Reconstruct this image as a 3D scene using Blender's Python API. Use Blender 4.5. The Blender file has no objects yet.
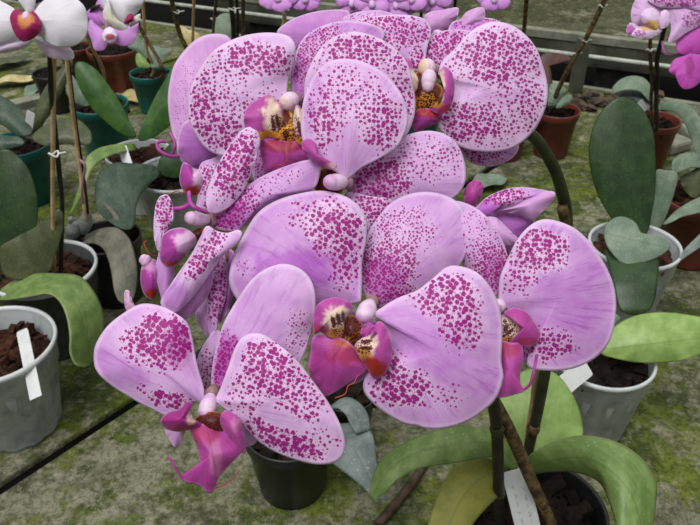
import bpy, bmesh, math, random
from mathutils import Vector, Matrix, noise
random.seed(7)
sc = bpy.context.scene
COL = sc.collection
PI = math.pi
# ------------------------------------------------------------------ camera
F = 750.0; CX, CY = 350.0, 262.5
PITCH = math.radians(33.5); CAMH = 0.63
CP, SP = math.cos(PITCH), math.sin(PITCH)
CAM = Vector((0, 0, CAMH))
FW = Vector((0, CP, -SP)); UP = Vector((0, SP, CP)); RT = Vector((1, 0, 0))
def W(px, py, d):
    """point at photo position (px,py), d metres along the view axis"""
    return CAM + d * (FW + RT * ((px - CX) / F) - UP * ((py - CY) / F))
def G(px, py, z=0.0):
    """point where the sight line through (px,py) meets height z"""
    r = FW + RT * ((px - CX) / F) - UP * ((py - CY) / F)
    return CAM + r * ((z - CAMH) / r.z)
def depth(p): return (p - CAM).dot(FW)
cd = bpy.data.cameras.new('camera'); cam = bpy.data.objects.new('camera', cd); COL.objects.link(cam)
cam.location = CAM; cam.rotation_euler = (PI / 2 - PITCH, 0, 0)
cd.sensor_width = 36; cd.lens = F / 700 * 36; cd.clip_start = 0.01; cd.clip_end = 200
cd.dof.use_dof = True; cd.dof.focus_distance = 0.30; cd.dof.aperture_fstop = 55
sc.camera = cam
sc.view_settings.view_transform = 'Standard'; sc.view_settings.look = 'None'
sc.view_settings.gamma = 1; sc.view_settings.exposure = -0.2
try: sc.view_settings.use_curve_mapping = False
except Exception: pass
# ------------------------------------------------------------------ materials
def lin(c):
    o = []
    for v in c[:3]:
        v /= 255.0
        o.append(v / 12.92 if v <= 0.04045 else ((v + 0.055) / 1.055) ** 2.4)
    return (o[0], o[1], o[2], 1.0)
class NT:
    def __init__(s, name):
        s.m = bpy.data.materials.new(name); s.m.use_nodes = True
        s.t = s.m.node_tree; s.t.nodes.clear()
        s.out = s.t.nodes.new('ShaderNodeOutputMaterial')
    def n(s, ty, **kw):
        nd = s.t.nodes.new(ty)
        for k, v in kw.items(): setattr(nd, k, v)
        return nd
    def l(s, a, b): s.t.links.new(a, b)
    def put(s, sock, v):
        if hasattr(v, 'is_linked') or hasattr(v, 'links'): s.l(v, sock)
        else: sock.default_value = v
    def math(s, op, a, b=0.0, c=None, clamp=False):
        nd = s.n('ShaderNodeMath', operation=op, use_clamp=clamp)
        s.put(nd.inputs[0], a); s.put(nd.inputs[1], b)
        if c is not None: s.put(nd.inputs[2], c)
        return nd.outputs[0]
    def mix(s, f, a, b, blend='MIX'):
        nd = s.n('ShaderNodeMix', data_type='RGBA', blend_type=blend)
        s.put(nd.inputs[0], f); s.put(nd.inputs[6], a); s.put(nd.inputs[7], b)
        return nd.outputs[2]
    def attr(s, name, vec=False):
        nd = s.n('ShaderNodeAttribute', attribute_name=name)
        return nd.outputs['Vector'] if vec else nd.outputs['Fac']
    def noise(s, vec, scale, detail=3.0, rough=0.55):
        nd = s.n('ShaderNodeTexNoise'); nd.inputs['Scale'].default_value = scale
        nd.inputs['Detail'].default_value = detail; nd.inputs['Roughness'].default_value = rough
        if vec is not None: s.l(vec, nd.inputs['Vector'])
        return nd.outputs[0]
    def step(s, v, lo, hi):
        nd = s.n('ShaderNodeMapRange', interpolation_type='SMOOTHSTEP')
        s.put(nd.inputs[0], v); s.put(nd.inputs[1], lo); s.put(nd.inputs[2], hi)
        return nd.outputs[0]
    def obj(s): return s.n('ShaderNodeTexCoord').outputs['Object']
    def bsdf(s, col, rough=0.6, spec=0.3, trans=0.0, tcol=None, bump=None, bstr=0.3, bdist=0.002):
        p = s.n('ShaderNodeBsdfPrincipled'); s.put(p.inputs['Base Color'], col); s.put(p.inputs['Roughness'], rough)
        p.inputs['Specular IOR Level'].default_value = spec
        if bump is not None:
            b = s.n('ShaderNodeBump'); b.inputs['Strength'].default_value = bstr; b.inputs['Distance'].default_value = bdist
            s.l(bump, b.inputs['Height']); s.l(b.outputs[0], p.inputs['Normal'])
        o = p.outputs[0]
        if trans > 0:
            t = s.n('ShaderNodeBsdfTranslucent'); s.put(t.inputs[0], tcol if tcol is not None else col)
            mx = s.n('ShaderNodeMixShader'); mx.inputs[0].default_value = trans
            s.l(o, mx.inputs[1]); s.l(t.outputs[0], mx.inputs[2]); o = mx.outputs[0]
        s.l(o, s.out.inputs[0]); return p

def petal_material(name, pale, lilac, vein, spot, rim, tint, deep, trans=0.22, rough=0.5):
    """pigment: pale ground, lilac flush, radiating veins, spots, pale margin, second tint, deep throat colour"""
    s = NT(name)
    co = s.attr('pco', True)
    sep = s.n('ShaderNodeSeparateXYZ'); s.l(co, sep.inputs[0]); x, y, z = sep.outputs
    ang = s.math('ARCTAN2', y, x)
    rad = s.math('SQRT', s.math('ADD', s.math('MULTIPLY', x, x), s.math('MULTIPLY', y, y)))
    cm = s.n('ShaderNodeCombineXYZ'); s.l(s.math('MULTIPLY', ang, 15.0), cm.inputs[0]); s.l(s.math('MULTIPLY', rad, 0.045), cm.inputs[1]); s.l(z, cm.inputs[2])
    vn = s.step(s.noise(cm.outputs[0], 1.6, 4.0, 0.65), 0.48, 0.72)
    cl = s.noise(co, 0.11, 3.0, 0.6)
    fl = s.math('SUBTRACT', s.math('ADD', s.attr('flush'), s.math('MULTIPLY', s.math('SUBTRACT', cl, 0.42), 0.7)), s.math('MULTIPLY', s.attr('spot'), 0.38), clamp=True)
    c = s.mix(fl, lin(pale), lin(lilac))
    c = s.mix(s.math('MULTIPLY', vn, s.math('ADD', s.math('MULTIPLY', fl, 0.45), 0.2)), c, lin(vein))
    c = s.mix(s.attr('tint'), c, lin(tint))
    c = s.mix(s.attr('yel'), c, lin((232, 164, 52)))
    c = s.mix(s.attr('deep'), c, lin(deep))
    c = s.mix(s.attr('dark'), c, lin((74, 10, 20)))
    r = s.attr('rim')
    c = s.mix(s.math('MULTIPLY', s.step(r, 0.90, 0.99), 0.62), c, lin(rim))
    # spots
    wob = s.n('ShaderNodeVectorMath', operation='MULTIPLY_ADD')
    nz = s.n('ShaderNodeTexNoise'); nz.inputs['Scale'].default_value = 0.8; s.l(co, nz.inputs['Vector'])
    s.l(nz.outputs['Color'], wob.inputs[0]); wob.inputs[1].default_value = (0.9, 0.9, 0); s.l(co, wob.inputs[2])
    sc_ = s.n('ShaderNodeVectorMath', operation='SCALE'); s.l(wob.outputs[0], sc_.inputs[0]); s.l(s.attr('sscale'), sc_.inputs[3])
    dn = s.attr('spot')
    for scale, big, lo, gain in ((1.25, 0.28, 0.10, 0.7), (0.56, 0.33, 0.245, 0.97)):
        v = s.n('ShaderNodeTexVoronoi', voronoi_dimensions='2D'); v.inputs['Scale'].default_value = scale; v.inputs['Randomness'].default_value = 0.72
        s.l(sc_.outputs[0], v.inputs['Vector'])
        rs = s.n('ShaderNodeSeparateColor'); s.l(v.outputs['Color'], rs.inputs[0])
        R = s.math('MULTIPLY', s.math('ADD', s.math('MULTIPLY', dn, 0.75), 0.25), s.math('ADD', s.math('MULTIPLY', rs.outputs[0], big), lo))
        keep = s.step(s.math('SUBTRACT', s.math('MULTIPLY', dn, 1.45), rs.outputs[1]), -0.02, 0.10)
        m = s.step(s.math('SUBTRACT', R, v.outputs['Distance']), -0.06, 0.05)
        halo = s.math('MULTIPLY', s.step(s.math('SUBTRACT', R, v.outputs['Distance']), -0.25, 0.05), s.step(dn, 0.6, 1.2))
        m = s.math('MULTIPLY', s.math('MULTIPLY', s.math('MAXIMUM', m, s.math('MULTIPLY', halo, 0.35)), keep), s.step(dn, 0.04, 0.14))
        c = s.mix(s.math('MULTIPLY', m, gain), c, lin(spot))
    p = s.bsdf(c, rough, 0.25, trans, None, vn, 0.12, 0.0006)
    p.inputs['Sheen Weight'].default_value = 0.08
    return s.m
LILAC = dict(pale=(238, 204, 240), lilac=(194, 112, 206), vein=(164, 68, 180), spot=(162, 16, 128), rim=(246, 220, 248), tint=(178, 52, 168), deep=(176, 60, 168))
M_PETAL = petal_material('spotted_petal', **LILAC)
M_BACK = petal_material('petal_reverse', pale=(226, 178, 226), lilac=(196, 122, 200), vein=(178, 96, 188), spot=(180, 84, 176), rim=(240, 214, 244), tint=(176, 92, 188), deep=(160, 60, 150))
M_LIP = petal_material('lip', pale=(196, 88, 172), lilac=(162, 44, 130), vein=(150, 40, 112), spot=(92, 12, 22), rim=(214, 136, 208), tint=(248, 222, 200), deep=(176, 48, 36), trans=0.2, rough=0.4)
M_WLIP = petal_material('pale_lip', pale=(238, 206, 232), lilac=(186, 70, 168), vein=(170, 60, 160), spot=(110, 16, 34), rim=(240, 214, 244), tint=(250, 196, 60), deep=(190, 50, 40), trans=0.2, rough=0.4)
M_CALLUS = petal_material('callus', pale=(214, 140, 56), lilac=(112, 44, 28), vein=(80, 20, 18), spot=(70, 8, 18), rim=(230, 160, 60), tint=(240, 220, 160), deep=(66, 14, 18), trans=0.1, rough=0.35)
M_COLUMN = petal_material('column', pale=(246, 224, 240), lilac=(232, 188, 228), vein=(232, 190, 228), spot=(180, 60, 170), rim=(250, 226, 244), tint=(252, 226, 170), deep=(206, 110, 200), trans=0.25, rough=0.35)
M_WHITE = petal_material('white_petal', pale=(236, 234, 238), lilac=(226, 214, 228), vein=(206, 190, 212), spot=(176, 80, 160), rim=(246, 244, 246), tint=(222, 196, 222), deep=(210, 206, 170))
M_RLIP = petal_material('crimson_lip', pale=(150, 24, 84), lilac=(170, 34, 96), vein=(120, 10, 60), spot=(90, 6, 40), rim=(170, 40, 110), tint=(226, 150, 90), deep=(200, 120, 60), trans=0.15)
M_PURP = petal_material('purple_petal', pale=(222, 164, 228), lilac=(204, 126, 214), vein=(166, 74, 182), spot=(150, 40, 150), rim=(216, 150, 222), tint=(240, 226, 240), deep=(170, 50, 60))
M_STRIPE = petal_material('striped_petal', pale=(232, 206, 234), lilac=(226, 186, 230), vein=(160, 24, 140), spot=(168, 44, 150), rim=(240, 220, 240), tint=(224, 180, 90), deep=(176, 60, 164))
M_MAG = petal_material('magenta_petal', pale=(206, 92, 190), lilac=(182, 60, 168), vein=(140, 26, 130), spot=(130, 20, 110), rim=(200, 96, 190), tint=(220, 150, 210), deep=(120, 20, 70))

def leaf_material(name, a, b, dust=0.3, rough=0.45, spec=0.4, trans=0.12, edge=None):
    s = NT(name)
    co = s.attr('pco', True)
    sep = s.n('ShaderNodeSeparateXYZ'); s.l(co, sep.inputs[0])
    st = s.n('ShaderNodeCombineXYZ'); s.l(s.math('MULTIPLY', sep.outputs[0], 0.5), st.inputs[0]); s.l(s.math('MULTIPLY', sep.outputs[1], 0.03), st.inputs[1]); s.l(sep.outputs[2], st.inputs[2])
    n1 = s.noise(co, 0.05, 4.0, 0.6); n2 = s.noise(st.outputs[0], 1.0, 3.0)
    c = s.mix(s.step(n1, 0.35, 0.68), lin(a), lin(b))
    c = s.mix(s.math('MULTIPLY', s.step(n2, 0.45, 0.7), 0.25), c, lin(b))
    mid = s.math('SUBTRACT', 1.0, s.step(s.math('ABSOLUTE', sep.outputs[0]), 0.3, 1.4))
    c = s.mix(s.math('MULTIPLY', mid, 0.28), c, lin([v * 0.75 for v in a]))
    d = s.math('MULTIPLY', s.step(s.noise(co, 0.35, 5.0, 0.7), 0.54, 0.72), dust)
    c = s.mix(d, c, lin((186, 192, 180)))
    v = s.n('ShaderNodeTexVoronoi'); v.inputs['Scale'].default_value = 0.16; s.l(co, v.inputs['Vector'])
    c = s.mix(s.math('MULTIPLY', s.step(v.outputs['Distance'], 0.16, 0.08), 0.5 * min(1, dust * 2)), c, lin((206, 210, 200)))
    if edge: c = s.mix(s.math('MULTIPLY', s.step(s.attr('rim'), 0.93, 0.99), 0.6), c, lin(edge))
    s.bsdf(c, rough, spec, trans, None, n2, 0.15, 0.001)
    return s.m
L_DARK = leaf_material('leaf_dark', (34, 56, 28), (50, 74, 36), 0.08, 0.4)
L_BLUE = leaf_material('leaf_bluegreen', (50, 68, 54), (74, 92, 74), 0.2, 0.5)
L_MID = leaf_material('leaf_mid', (48, 84, 34), (72, 108, 48), 0.08, 0.4)
L_LIGHT = leaf_material('leaf_light', (120, 150, 74), (150, 176, 100), 0.15, 0.42)
L_SOFT = leaf_material('leaf_soft', (94, 122, 58), (132, 154, 90), 0.22, 0.42, edge=(150, 150, 110))
L_YELL = leaf_material('leaf_yellowing', (122, 128, 56), (150, 148, 70), 0.06, 0.4)
L_GREY = leaf_material('leaf_greygreen', (98, 118, 98), (126, 142, 120), 0.3, 0.55)
L_SLATE = leaf_material('leaf_slate', (96, 106, 104), (128, 138, 134), 0.4, 0.55)
L_TAUPE = leaf_material('leaf_taupe', (92, 92, 80), (122, 120, 104), 0.25, 0.55, edge=(104, 70, 60))
L_OLIVE = leaf_material('leaf_olive', (60, 70, 42), (84, 90, 58), 0.1, 0.42)
L_DRY = leaf_material('leaf_dry', (170, 152, 96), (196, 186, 140), 0.2, 0.6)

def plain(name, a, b=None, scale=30, rough=0.6, spec=0.3, bump=0.0, trans=0.0):
    s = NT(name); co = s.obj()
    b = b or a
    nz = s.noise(co, scale, 5.0, 0.6)
    c = s.mix(s.step(nz, 0.35, 0.65), lin(a), lin(b))
    s.bsdf(c, rough, spec, trans, None, nz if bump else None, bump, 0.003)
    return s.m
def plastic(name, a, b, clear=0.0, rough=0.35):
    s = NT(name); co = s.obj()
    nz = s.noise(co, 40, 4.0, 0.7)
    c = s.mix(s.step(nz, 0.4, 0.7), lin(a), lin(b))
    p = s.bsdf(c, rough, 0.35)
    if clear:
        t = s.n('ShaderNodeBsdfTransparent'); mx = s.n('ShaderNodeMixShader'); mx.inputs[0].default_value = clear
        s.l(p.outputs[0], mx.inputs[1]); s.l(t.outputs[0], mx.inputs[2]); s.l(mx.outputs[0], s.out.inputs[0])
    return s.m
P_WHITE = plastic('white_plastic', (196, 200, 198), (172, 176, 172))
P_CLEAR = plastic('clear_plastic', (196, 202, 202), (160, 166, 166), 0.3)
P_SMOKE = plastic('smoky_plastic', (92, 96, 94), (70, 74, 72), 0.25)
P_TEAL = plastic('teal_plastic', (24, 92, 84), (18, 74, 68))
P_BLACK = plastic('black_plastic', (26, 27, 28), (40, 41, 42))
P_BROWN = plastic('terracotta_plastic', (104, 50, 40), (82, 40, 34))
P_TAG = plastic('tag_plastic', (206, 208, 206), (190, 192, 190))
M_BARK = plain('bark_chips', (74, 46, 34), (36, 24, 18), 60, 0.9, 0.1, 0.4)
M_BARKD = plain('dark_bark_chips', (38, 28, 22), (18, 15, 12), 60, 0.9, 0.1, 0.4)
M_BAMBOO = plain('bamboo', (196, 164, 124), (160, 130, 94), 50, 0.6)
M_DRYSTICK = plain('mottled_stick', (116, 96, 62), (56, 44, 30), 160, 0.7, 0.2, 0.5)
M_SPIKE = plain('flower_spike', (58, 64, 40), (40, 40, 30), 60, 0.45)
M_SPIKED = plain('dark_spike', (46, 46, 36), (32, 26, 26), 70, 0.5)
M_PED = plain('pedicel', (140, 110, 100), (160, 120, 140), 60, 0.5)
M_PINKSTEM = plain('pink_stem', (200, 120, 190), (180, 90, 160), 60, 0.5)
M_TEND = plain('tendril', (150, 50, 50), (170, 70, 60), 200, 0.5)
M_TENDM = plain('violet_tendril', (176, 76, 160), (150, 50, 124), 200, 0.5)
M_CLIP = plain('white_clip', (214, 214, 208), (190, 190, 184), 60, 0.5)
M_INK = plain('pencil_marks', (120, 122, 126), None, 10, 0.8)
M_PIPE = plain('pipe_paint', (176, 180, 166), (140, 146, 132), 30, 0.5)
M_WOOD = plain('weathered_board', (84, 86, 74), (60, 62, 52), 12, 0.85, 0.1, 0.4)
M_EDGE = plain('pale_edge', (136, 136, 120), (108, 110, 96), 25, 0.85, 0.1, 0.3)
M_LEG = plain('concrete_block', (100, 100, 94), (70, 70, 66), 20, 0.9, 0.1, 0.4)
M_FLOOR = plain('soil_floor', (14, 14, 11), (8, 8, 7), 3, 0.95, 0.05, 0.4)
M_ROOT = plain('grey_root', (126, 132, 126), (96, 100, 96), 60, 0.7)

def moss_material(name, stone1, stone2, moss1, moss2, amount):
    s = NT(name); co = s.obj()
    big = s.noise(co, 6.0, 6.0, 0.62); fine = s.noise(co, 38.0, 6.0, 0.7); grit = s.noise(co, 190.0, 4.0, 0.75)
    st = s.mix(s.step(fine, 0.35, 0.65), lin(stone1), lin(stone2))
    ms = s.mix(s.step(s.noise(co, 26.0, 5.0, 0.7), 0.36, 0.64), lin(moss1), lin(moss2))
    f = s.step(s.math('ADD', big, s.math('MULTIPLY', s.math('SUBTRACT', fine, 0.5), 0.7)), 0.56 - amount * 0.26, 0.70 - amount * 0.26)
    c = s.mix(f, st, ms)
    c = s.mix(s.math('MULTIPLY', s.step(s.noise(co, 14.0, 6.0, 0.7), 0.50, 0.62), 0.7), c, lin((54, 60, 36)))
    c = s.mix(s.math('MULTIPLY', s.step(grit, 0.44, 0.62), 0.55), c, lin((34, 36, 24)))
    c = s.mix(s.math('MULTIPLY', s.step(s.noise(co, 75.0, 5.0, 0.8), 0.54, 0.66), 0.5), c, lin((152, 150, 124)))
    c = s.mix(s.math('MULTIPLY', s.step(s.noise(co, 9.0, 6.0, 0.75), 0.56, 0.68), 0.6), c, lin((160, 156, 134)))
    h = s.math('ADD', s.math('MULTIPLY', grit, 0.5), fine)
    s.bsdf(c, 0.9, 0.15, 0, None, h, 0.55, 0.006)
    return s.m
M_SLAB = moss_material('mossy_slab', (130, 128, 106), (84, 86, 68), (98, 108, 40), (58, 70, 30), 0.58)
M_FAR = moss_material('far_mossy_bench', (92, 92, 66), (74, 76, 52), (70, 74, 42), (56, 60, 36), 0.5)

# ------------------------------------------------------------------ object helpers
def wloc(o):
    v = Vector((0, 0, 0))
    while o is not None:
        v += o.location; o = o.parent
    return v
def thing(name, label, cat, loc, group=None):
    o = bpy.data.objects.new(name, None); COL.objects.link(o); o.location = loc
    o.empty_display_size = 0.02
    o['label'] = label; o['category'] = cat
    if group: o['group'] = group
    return o
def tag(o, label, cat, group=None):
    o['label'] = label; o['category'] = cat
    if group: o['group'] = group
    return o
def mk(name, verts, faces, mat, parent=None, origin=None, attrs=None, solid=0.0, smooth=True):
    """link one mesh object from world-space vertices"""
    pl = wloc(parent) if parent else Vector((0, 0, 0))
    if origin is None: origin = pl if parent else Vector((0, 0, 0))
    me = bpy.data.meshes.new(name)
    me.from_pydata([tuple(v - origin) for v in verts], [], faces)
    mats = mat if isinstance(mat, (list, tuple)) else [mat]
    for m in mats: me.materials.append(m)
    if attrs:
        for k, vals in attrs.items():
            if k == 'pco':
                a = me.attributes.new(k, 'FLOAT_VECTOR', 'POINT'); a.data.foreach_set('vector', [c for v in vals for c in v])
            else:
                a = me.attributes.new(k, 'FLOAT', 'POINT'); a.data.foreach_set('value', vals)
    if smooth: me.polygons.foreach_set('use_smooth', [True] * len(me.polygons))
    me.update()
    o = bpy.data.objects.new(name, me); COL.objects.link(o)
    if parent: o.parent = parent
    o.location = origin - pl
    if solid:
        md = o.modifiers.new('thickness', 'SOLIDIFY'); md.thickness = solid; md.offset = 0
    return o
def join(parts):
    V, Fc = [], []
    for v, f in parts:
        k = len(V); V += v; Fc += [tuple(i + k for i in q) for q in f]
    return V, Fc
def catmull(pts, n, closed=False):
    m = len(pts); out = []
    segs = m if closed else m - 1
    per = max(2, int(math.ceil(n * 3 / segs)))
    for i in range(segs):
        if closed: p0, p1, p2, p3 = pts[(i - 1) % m], pts[i], pts[(i + 1) % m], pts[(i + 2) % m]
        else: p0, p1, p2, p3 = pts[max(i - 1, 0)], pts[i], pts[i + 1], pts[min(i + 2, m - 1)]
        for k in range(per):
            t = k / per
            out.append(tuple(0.5 * ((2 * b) + (-a + c) * t + (2 * a - 5 * b + 4 * c - d) * t * t + (-a + 3 * b - 3 * c + d) * t ** 3) for a, b, c, d in zip(p0, p1, p2, p3)))
    if not closed: out.append(tuple(pts[-1]))
    # resample by the first two coordinates' arc length (or three)
    D = [0.0]; q = out + ([out[0]] if closed else [])
    dim = 2 if len(pts[0]) != 3 else 3
    for a, b in zip(q, q[1:]): D.append(D[-1] + math.sqrt(sum((a[j] - b[j]) ** 2 for j in range(dim))))
    L = D[-1]; res = []; j = 0
    cnt = n
    for k in range(cnt):
        s = L * k / (cnt if closed else cnt - 1)
        while j < len(D) - 2 and D[j + 1] < s: j += 1
        t = (s - D[j]) / max(1e-9, D[j + 1] - D[j]); t = min(max(t, 0), 1)
        res.append(tuple(a + (b - a) * t for a, b in zip(q[j], q[j + 1])))
    return res
def pp(s): 
    v = [float(x) for x in s.replace(',', ' ').split()]
    return list(zip(v[::2], v[1::2]))
SEED = [0]; BG = 1.35
def blade(parent, name, outline, base, d, mat, sx=0.0, sy=0.0, bulge=0.002, fold=0.0, ripple=0.0006, blobs=(), flush=0.35,
          sscale=1.0, solid=0.0005, rings=18, M=88, centre=None, tip=None, twist=0.0):
    """a petal or leaf: closed outline traced at its own distance d, tilted (sx,sy), domed, rippled"""
    SEED[0] += 1; sd = SEED[0]; rnd = random.Random(sd)
    pts = pp(outline) if isinstance(outline, str) else outline
    if name in ('petal', 'sepal') and abs(pts[0][0] - base[0]) + abs(pts[0][1] - base[1]) < 16:
        lp = lambda q, t: (base[0] + (q[0] - base[0]) * t, base[1] + (q[1] - base[1]) * t)
        pts = [base, lp(pts[1], .12)] + list(pts[1:]) + [lp(pts[-1], .12)]
    oc = catmull(pts, M, True)
    A = cx = cy = 0.0
    for (x0, y0), (x1, y1) in zip(oc, oc[1:] + oc[:1]):
        k = x0 * y1 - x1 * y0; A += k; cx += (x0 + x1) * k; cy += (y0 + y1) * k
    c = centre or (cx / (3 * A), cy / (3 * A))
    if A > 0: oc = oc[::-1]
    bx, by = base
    if tip is None: tip = max(oc, key=lambda p: (p[0] - bx) ** 2 + (p[1] - by) ** 2)
    ax = Vector((tip[0] - bx, tip[1] - by)); L = ax.length; ax /= L; nx = Vector((-ax.y, ax.x))
    mm = d / F * 1000
    fo = fold if fold or name != 'petal' or L < 60 else -0.06
    wv = [noise.noise((math.cos(2 * PI * k / M) * 2.2, math.sin(2 * PI * k / M) * 2.2, sd * 1.7)) for k in range(M)]
    oc = [(c[0] + (x - c[0]) * (1 + .014 * q), c[1] + (y - c[1]) * (1 + .014 * q)) for (x, y), q in zip(oc, wv)]
    phs = [rnd.uniform(0, 6.28) for _ in range(4)]
    V, Fc = [], []; at = {k: [] for k in ('pco', 'spot', 'flush', 'rim', 'tint', 'deep', 'sscale', 'yel', 'dark')}
    def add(px, py, r, th):
        q = Vector((px - bx, py - by)); u = q.dot(ax) / L; lat = q.dot(nx)
        dep = d * (1 + (sx * q.x + sy * q.y) / F)
        dep -= bulge * BG * (1 - r * r)
        dep += fo * (math.sqrt(lat * lat + 16) - 4) * mm / 1000 + twist * lat * u * mm / 1000
        dep += ripple * r ** 4 * (math.sin(5 * th + phs[0]) + 0.7 * math.sin(8 * th + phs[1]) + 0.4 * math.sin(13 * th + phs[2]))
        dep += ripple * 0.5 * math.sin(lat * 0.12 + phs[3]) * r
        V.append(W(px, py, dep))
        at['pco'].append((lat * mm, u * L * mm, sd * 3.7))
        val = {'spot': 0.0, 'flush': flush, 'tint': 0.0, 'deep': 0.0, 'yel': 0.0, 'dark': 0.0}
        nzv = noise.noise((px * .13, py * .13, sd * 5.1)) + .6 * noise.noise((px * .34, py * .34, sd * 2.3))
        for b in blobs:
            k, ex, ey, rx, ry, sg = b[:6]; ro = math.radians(b[6]) if len(b) > 6 else 0
            dx, dy = px - ex, py - ey
            dx, dy = dx * math.cos(ro) + dy * math.sin(ro), -dx * math.sin(ro) + dy * math.cos(ro)
            f = 1 - math.sqrt((dx / rx) ** 2 + (dy / ry) ** 2)
            f += (.28 if min(rx, ry) > 4 else 0) * nzv
            f = min(1, max(0, f * 2.5)); f = f * f * (3 - 2 * f) * sg
            if sg < 0: val[k] = max(0, val[k] + f)
            else: val[k] = max(val[k], f) if k != 'flush' else val[k] + f
        val['spot'] *= 1 - max(0, (r - 0.92) / 0.08) * 0.8
        for k in val: at[k].append(min(1.3, max(0, val[k])))
        at['rim'].append(r); at['sscale'].append(sscale)
    add(c[0], c[1], 0, 0)
    for i in range(1, rings + 1):
        r = (i / rings) ** 0.85
        for k, (ox, oy) in enumerate(oc): add(c[0] + (ox - c[0]) * r, c[1] + (oy - c[1]) * r, r, 2 * PI * k / M)
    for k in range(M): Fc.append((0, 1 + k, 1 + (k + 1) % M))
    for i in range(rings - 1):
        a = 1 + i * M; b = a + M
        for k in range(M): Fc.append((a + k, b + k, b + (k + 1) % M, a + (k + 1) % M))
    return mk(name, V, Fc, mat, parent, None, at, solid)
def strip(parent, name, rows, mat, cross=0.0, nu=40, nv=14, solid=0.001, flush=0.35, blobs=(), sscale=1.0, round_ends=True):
    """a bent ribbon-like leaf: rows of (xl,yl,dl, xr,yr,dr)"""
    SEED[0] += 1; sd = SEED[0]
    R = catmull([tuple(r) for r in rows], nu, False)
    V, Fc = [], []; at = {k: [] for k in ('pco', 'spot', 'flush', 'rim', 'tint', 'deep', 'sscale', 'yel', 'dark')}
    ln = 0.0; prev = None
    for i, r in enumerate(R):
        l = W(*r[:3]); rr = W(*r[3:6]); mid = (l + rr) / 2
        if prev is not None: ln += (mid - prev).length * 1000
        prev = mid; wd = (rr - l).length * 1000
        u = i / (nu - 1)
        for j in range(nv + 1):
            v = j / nv; w_ = 2 * v - 1
            px = r[0] + (r[3] - r[0]) * v; py = r[1] + (r[4] - r[1]) * v
            dd = r[2] + (r[5] - r[2]) * v - cross * (1 - w_ * w_) * math.sin(PI * min(1, 0.15 + u * 0.8))
            V.append(W(px, py, dd)); at['pco'].append((w_ * wd / 2, ln, sd * 3.7)); at['rim'].append(abs(w_))
            val = {'spot': 0.0, 'flush': flush, 'tint': 0.0, 'deep': 0.0, 'yel': 0.0, 'dark': 0.0}
            for b in blobs:
                k, ex, ey, rx, ry, sg = b[:6]
                f = 1 - math.sqrt(((px - ex) / rx) ** 2 + ((py - ey) / ry) ** 2); f = min(1, max(0, f * 1.6)) * sg
                val[k] = max(val[k], f)
            for k in val: at[k].append(val[k])
            at['sscale'].append(sscale)
    for i in range(nu - 1):
        for j in range(nv):
            a = i * (nv + 1) + j; Fc.append((a, a + nv + 1, a + nv + 2, a + 1))
    return mk(name, V, Fc, mat, parent, None, at, solid)
def tube_geo(pts, radii, n=None, segs=10, cap=True):
    P3 = [tuple(p) for p in pts]; m = len(P3)
    if not isinstance(radii, (list, tuple)): radii = [radii] * m
    n = n or max(8, m * 6)
    q = catmull([p + (r, ) for p, r in zip(P3, radii)], n, False) if m > 2 else [tuple(a + (b - a) * k / (n - 1) for a, b in zip(P3[0] + (radii[0],), P3[1] + (radii[1],))) for k in range(n)]
    C = [Vector(p[:3]) for p in q]; V, Fc = [], []
    up = Vector((0.31, 0.22, 0.93))
    for i, c in enumerate(C):
        t = (C[min(i + 1, n - 1)] - C[max(i - 1, 0)]).normalized()
        a = t.cross(up)
        if a.length < 1e-3: a = t.cross(Vector((1, 0, 0)))
        a.normalize(); b = t.cross(a).normalized(); up = b.cross(t) if False else up
        for k in range(segs):
            th = 2 * PI * k / segs; V.append(c + (a * math.cos(th) + b * math.sin(th)) * max(q[i][3], 1e-5))
    for i in range(n - 1):
        for k in range(segs): Fc.append((i * segs + k, i * segs + (k + 1) % segs, (i + 1) * segs + (k + 1) % segs, (i + 1) * segs + k))
    if cap:
        Fc.append(tuple(range(segs))[::-1]); Fc.append(tuple((n - 1) * segs + k for k in range(segs)))
    return V, Fc
def tube(parent, name, pts, radii, mat, n=None, segs=10):
    V, Fc = tube_geo(pts, radii, n, segs); return mk(name, V, Fc, mat, parent)
def wp(s): 
    v = [float(x) for x in s.replace(',', ' ').split()]
    return [W(*v[i:i + 3]) for i in range(0, len(v), 3)]
def egg(parent, name, a, b, ra, rb, mat, deep=0.9, tint=0.0, tipfrac=0.35):
    """rounded column or bud from a to b"""
    n = 26; segs = 20; ax = (b - a); L = ax.length; t = ax / L
    s = t.cross(Vector((0.2, 0.9, 0.3))).normalized(); u = t.cross(s)
    V, Fc = [], []; at = {k: [] for k in ('pco', 'spot', 'flush', 'rim', 'tint', 'deep', 'sscale', 'yel', 'dark')}
    for i in range(n + 1):
        f = i / n; prof = math.sqrt(max(0, 1 - (2 * f - 1) ** 2)) ** 0.8 * (1 - .07 * math.exp(-((f - .66) / .07) ** 2))
        r = max((ra + (rb - ra) * f) * prof, 1e-5)
        for k in range(segs):
            th = 2 * PI * k / segs
            V.append(a + t * (L * f) + (s * math.cos(th) + u * math.sin(th)) * r)
            at['pco'].append((r * 1000 * math.cos(th), f * L * 1000, SEED[0] * 1.3)); at['spot'].append(0); at['rim'].append(0)
            at['flush'].append(0.2); at['sscale'].append(1)
            g = max(0, (f - (1 - tipfrac)) / tipfrac); at['yel'].append(0); at['dark'].append(0); at['deep'].append(deep * min(1, max(0, g * .6 + .9 * noise.noise(V[-1] * 330)))); at['tint'].append(tint * g)
    for i in range(n):
        for k in range(segs): Fc.append((i * segs + k, i * segs + (k + 1) % segs, (i + 1) * segs + (k + 1) % segs, (i + 1) * segs + k))
    return mk(name, V, Fc, mat, parent, None, at)
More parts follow.
